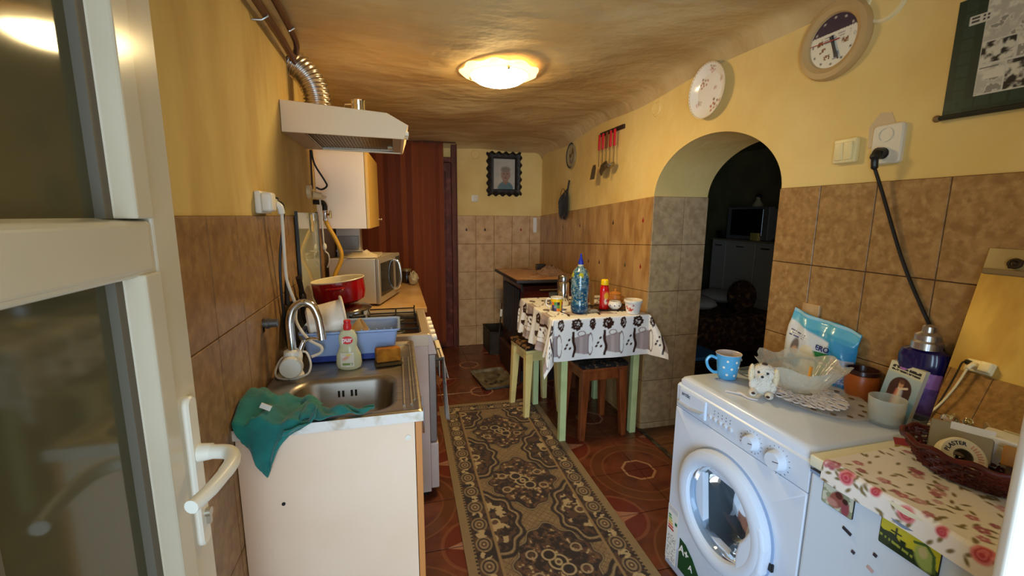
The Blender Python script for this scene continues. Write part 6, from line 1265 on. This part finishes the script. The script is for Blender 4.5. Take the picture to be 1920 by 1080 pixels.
cl2 = thing('clear_box', 'low clear plastic box between the violet bottle and the perfume bottle', 'box', (1.425, .825, FZ+.002), rot=-.1); m = MB(); m.loops([rr(0, 0, .03, .03, .006, z) for z in (0, .035)]+[rr(0, 0, .027, .027, .005, .035), rr(0, 0, .027, .027, .005, .003)], cap0=True, cap1=True); m.build('box', mat('clear plastic', (.9, .92, .9), .08, t=.9, ior=1.25), cl2)
# ---- mirror leaning on the wall
mi = thing('wall_mirror', 'frameless mirror leaning on the tiles behind the fridge', 'mirror', (1.45, .5, FZ+.01))
tl = math.radians(13.5); Mm = tr(1.405, .79, FZ+.006) @ rotm('Y', tl)
m = MB(); m.box(.0, .004, -.50, 0, 0, .465, M=Mm); m.build('glass', mat('mirror silver', (.86, .80, .58), .015, 1), mi, smooth=0, world=True)
m = MB(); m.box(.0045, .010, -.50, .003, 0, .53, M=Mm); m.build('backing', mat('old plywood', srgb(196, 170, 110), .7, c2=srgb(170, 140, 84), ns=6), mi, smooth=0, bevel=.001, world=True)
m = MB(); m.cbox(-.006, .004, -.50, -.002, .460, .474, .002, M=Mm); m.build('ledge', mat('ledge wood', srgb(130, 106, 66), .6), mi, world=True)
m = MB(); m.tube([(-.004+.0*i, -.060+.012*math.cos(2*PI*i/16), .492+.010*math.sin(2*PI*i/16)) for i in range(16)], .004, 8, M=Mm, closed=True); m.ell((-.004, -.06, .492), (.006, .006, .006), 10, 6, M=Mm); m.tube([(-.004, -.076, .500), (-.004, -.05, .480)], .003, 6, M=Mm); m.build('hanger', mat('rusty wire', srgb(60, 44, 28), .6, .6), mi, world=True)
# ---- white curtain by the entrance
wcu = thing('white_curtain', 'white fabric curtain hanging at the right edge by the entrance', 'curtain', (.82, .29, 0))
cgrid('cloth', lambda U, V: (U+.003*np.sin(V*9), .30-.10*(U-.69)+.014*np.sin((U-.712)*75)+.005*np.sin((U-.712)*150), V), lambda U, V: Paint(U, V, srgb(206, 198, 186)).put(.3*fbm(U*160, V*6, 2), srgb(216, 206, 190)).c, .712, .93, .08, 2.02, 80, 40, wcu, mat('curtain cotton', (1, 1, 1), .85, attr='Col', sheen=.2), world=True, solid=.002)
m = MB(); m.tube([(.68, .30, 2.025), (.96, .27, 2.025)], .008, 8); m.build('rod', WPL, wcu, world=True)
# ================================================================ NEXT ROOM THINGS
tvs = thing('tv_cabinet', 'pale cabinet carrying the television in the dark next room', 'cabinet', (4.0, 4.2, 0))
TVC = mat('pale cabinet board', srgb(196, 190, 176), .5)
m = MB(); m.box(3.98, 4.40, 3.78, 4.80, .04, 1.14); m.build('carcass', TVC, tvs, smooth=0, bevel=.004, world=True)
m = MB(); m.box(3.96, 4.42, 3.76, 4.82, 1.14, 1.16); m.build('top', mat('cabinet top board', srgb(150, 130, 100), .4), tvs, smooth=0, bevel=.003, world=True)
for a, b in ((3.80, 4.06), (4.08, 4.52), (4.54, 4.78)):
    m = MB(); m.box(3.962, 3.98, a, b, .50, 1.12); d_ = m.build('door', TVC, tvs, smooth=0, bevel=.004, world=True)
    m = MB(); m.box(3.95, 3.962, (a+b)/2-.06, (a+b)/2+.06, 1.07, 1.085); m.build('handle', CH, d_, smooth=0).matrix_parent_inverse = Matrix.Identity(4)
tv = thing('television', 'grey tube television with a dark screen on the pale cabinet', 'television', (4.15, 4.27, 1.16))
TVG = mat('grey tv plastic', srgb(120, 120, 118), .4)
m = MB(); m.box(4.0, 4.08, 3.97, 4.60, 1.163, 1.545); m.build('front_bezel', TVG, tv, smooth=0, bevel=.012, seg=3, world=True)
m = MB(); m.prism([(4.08, 1.17), (4.36, 1.22), (4.36, 1.46), (4.08, 1.54)], 4.02, 4.54, axis='y'); m.build('rear_shell', TVG, tv, smooth=0, world=True)
m = MB(); m.box(3.990, 4.002, 4.045, 4.525, 1.21, 1.52); m.build('screen', mat('tv screen glass', (.01, .011, .012), .05), tv, smooth=0, bevel=.01, seg=3, world=True)
fgn = thing('figurine', 'pale doll figurine with dark hair on top of the television', 'figurine', (4.12, 4.27, 1.546)); m = MB(); m.lathe([(0, 0), (.06, 0), (.055, .03), (.03, .075), (.02, .09), (0, .09)], 20); m.build('dress', mat('doll dress', srgb(190, 180, 140), .7), fgn); m = MB(); m.ell((0, 0, .105), (.026, .026, .03)); m.build('head', mat('doll skin', srgb(206, 170, 140), .6), fgn); m = MB(); m.ell((.008, 0, .122), (.034, .036, .028)); m.build('hair', BLK, fgn)
yb = thing('yellow_box', 'small yellow box in front of the television', 'box', (3.965, 4.12, 1.161)); m = MB(); m.cbox(0, .06, -.055, .055, 0, .085, .004); m.build('box', mat('yellow carton', srgb(220, 196, 110), .6), yb); m = MB(); m.cbox(-.001, .061, -.056, .056, .06, .087, .003); m.build('lid', MATS['yellow carton'], yb)
rm = thing('dark_bowl', 'dark round bowl on the far end of the pale cabinet', 'bowl', (4.05, 4.70, 1.161)); m = MB(); m.lathe([(0, 0), (.05, 0), (.085, .05), (.09, .09), (.085, .09), (.05, .01), (0, .008)], 24); m.build('bowl', BLK, rm)
so_ = thing('sofa', 'low sofa bed with a dark patterned cover in the next room', 'sofa', (3.3, 4.4, 0))
COV = mat('dark floral cover', srgb(70, 36, 26), .9, c2=srgb(36, 20, 16), ns=14, nd=3, c3=srgb(150, 110, 70), ns3=20)
m = MB(); m.cbox(2.75, 3.85, 3.50, 5.6, .12, .44, .05); m.build('mattress', COV, so_, world=True)
m = MB(); m.box(2.78, 3.82, 3.52, 5.58, .06, .14); m.build('frame', mat('sofa frame wood', srgb(60, 36, 22), .5), so_, smooth=0, world=True)
for x in (2.85, 3.75):
    for y in (3.6, 5.5): m = MB(); m.cyl((x, y, 0), (x, y, .07), .03, n=10); m.build('leg', BLK, so_, world=True)
m = MB(); m.cbox(2.74, 2.80, 3.6, 5.5, .17, .24, .01); m.build('valance', mat('pale trim', srgb(150, 140, 120), .8), so_, world=True)
bkt = thing('ochre_blanket', 'ochre blanket folded on the sofa bed', 'blanket', (3.0, 4.6, .44)); m = MB(); m.cbox(2.80, 3.4, 4.35, 5.5, .44, .54, .03); m.build('blanket', mat('ochre wool', srgb(150, 104, 40), .95), bkt, world=True); m = MB(); m.cbox(2.795, 3.2, 4.5, 5.4, .54, .58, .015); m.build('fold', MATS['ochre wool'], bkt, world=True)
for label, x, y, z, c in (('white pillow lying on the sofa bed below the television', 3.62, 4.20, .47, (206, 200, 190)), ('white pillow on the sofa bed in front of the other one', 3.10, 3.95, .46, (180, 176, 170))):
    t = thing('pillow', label, 'pillow', (x, y, .44), group='pillows on the sofa bed'); m = MB(); m.ell((0, 0, .077), (.20, .26, .075), 20, 10); m.build('pillow', mat('pillow %d' % c[0], srgb(*c), .9), t); m = MB(); m.tube([(.20*math.cos(a), .26*math.sin(a), .07) for a in [2*PI*i/32 for i in range(32)]], .006, 6, closed=True); m.build('piping', MATS['pillow %d' % c[0]], t)
cush = thing('patterned_cushion', 'dark patterned cushion standing at the right end of the sofa bed', 'cushion', (3.5, 3.72, .44)); m = MB(); m.ell((0, 0, .16), (.14, .14, .17), 20, 12); m.build('cushion', COV, cush); m = MB(); m.ell((-.135, 0, .16), (.012, .02, .02)); m.build('button', mat('button tan', srgb(150, 110, 70), .6), cush)
bch = thing('blue_chair', 'blue plastic chair just inside the next room', 'chair', (2.125, 2.72, 0))
BCP = mat('blue chair plastic', srgb(40, 90, 150), .4)
m = MB(); m.cbox(-.15, .15, -.2, .2, .40, .43, .01); m.build('seat', BCP, bch); m = MB(); m.cbox(-.15, .15, .18, .21, .40, .78, .012); m.build('backrest', BCP, bch)
for x in (-.13, .13):
    for y in (-.18, .18): m = MB(); m.cyl((x*1.05, y*1.05, 0), (x, y, .41), .014, .018, 10); m.build('leg', BCP, bch)
rg2 = thing('living_room_rug', 'dark patterned rug on the floor of the next room', 'rug', (2.6, 3.2, 0)); m = MB(); m.cbox(2.35, 3.2, 2.3, 3.45, .0, .012, .004); m.build('pile', COV, rg2, world=True); m = MB(); m.box(2.1, 3.2, 2.27, 2.3, .0, .006).box(2.1, 3.2, 3.45, 3.48, 0, .006); m.build('fringe', MATS['pale trim'], rg2, smooth=0, world=True)
# invented window frame and panes, out of view, backing the next room's fill light
m = MB()
for b in ((2.36, 2.42, .84, 2.16), (3.58, 3.64, .84, 2.16), (2.42, 3.58, .84, .90), (2.42, 3.58, 2.10, 2.16), (2.98, 3.02, .90, 2.10)): m.box(b[0], b[1], .30, .335, b[2], b[3])
win = struct(m.build('added_window_1', PVC, smooth=0, bevel=.004))
for a, b in ((2.42, 2.98), (3.02, 3.58)): m = MB(); m.box(a, b, .308, .314, .90, 2.10); m.build('pane', GLASS, win, smooth=0)
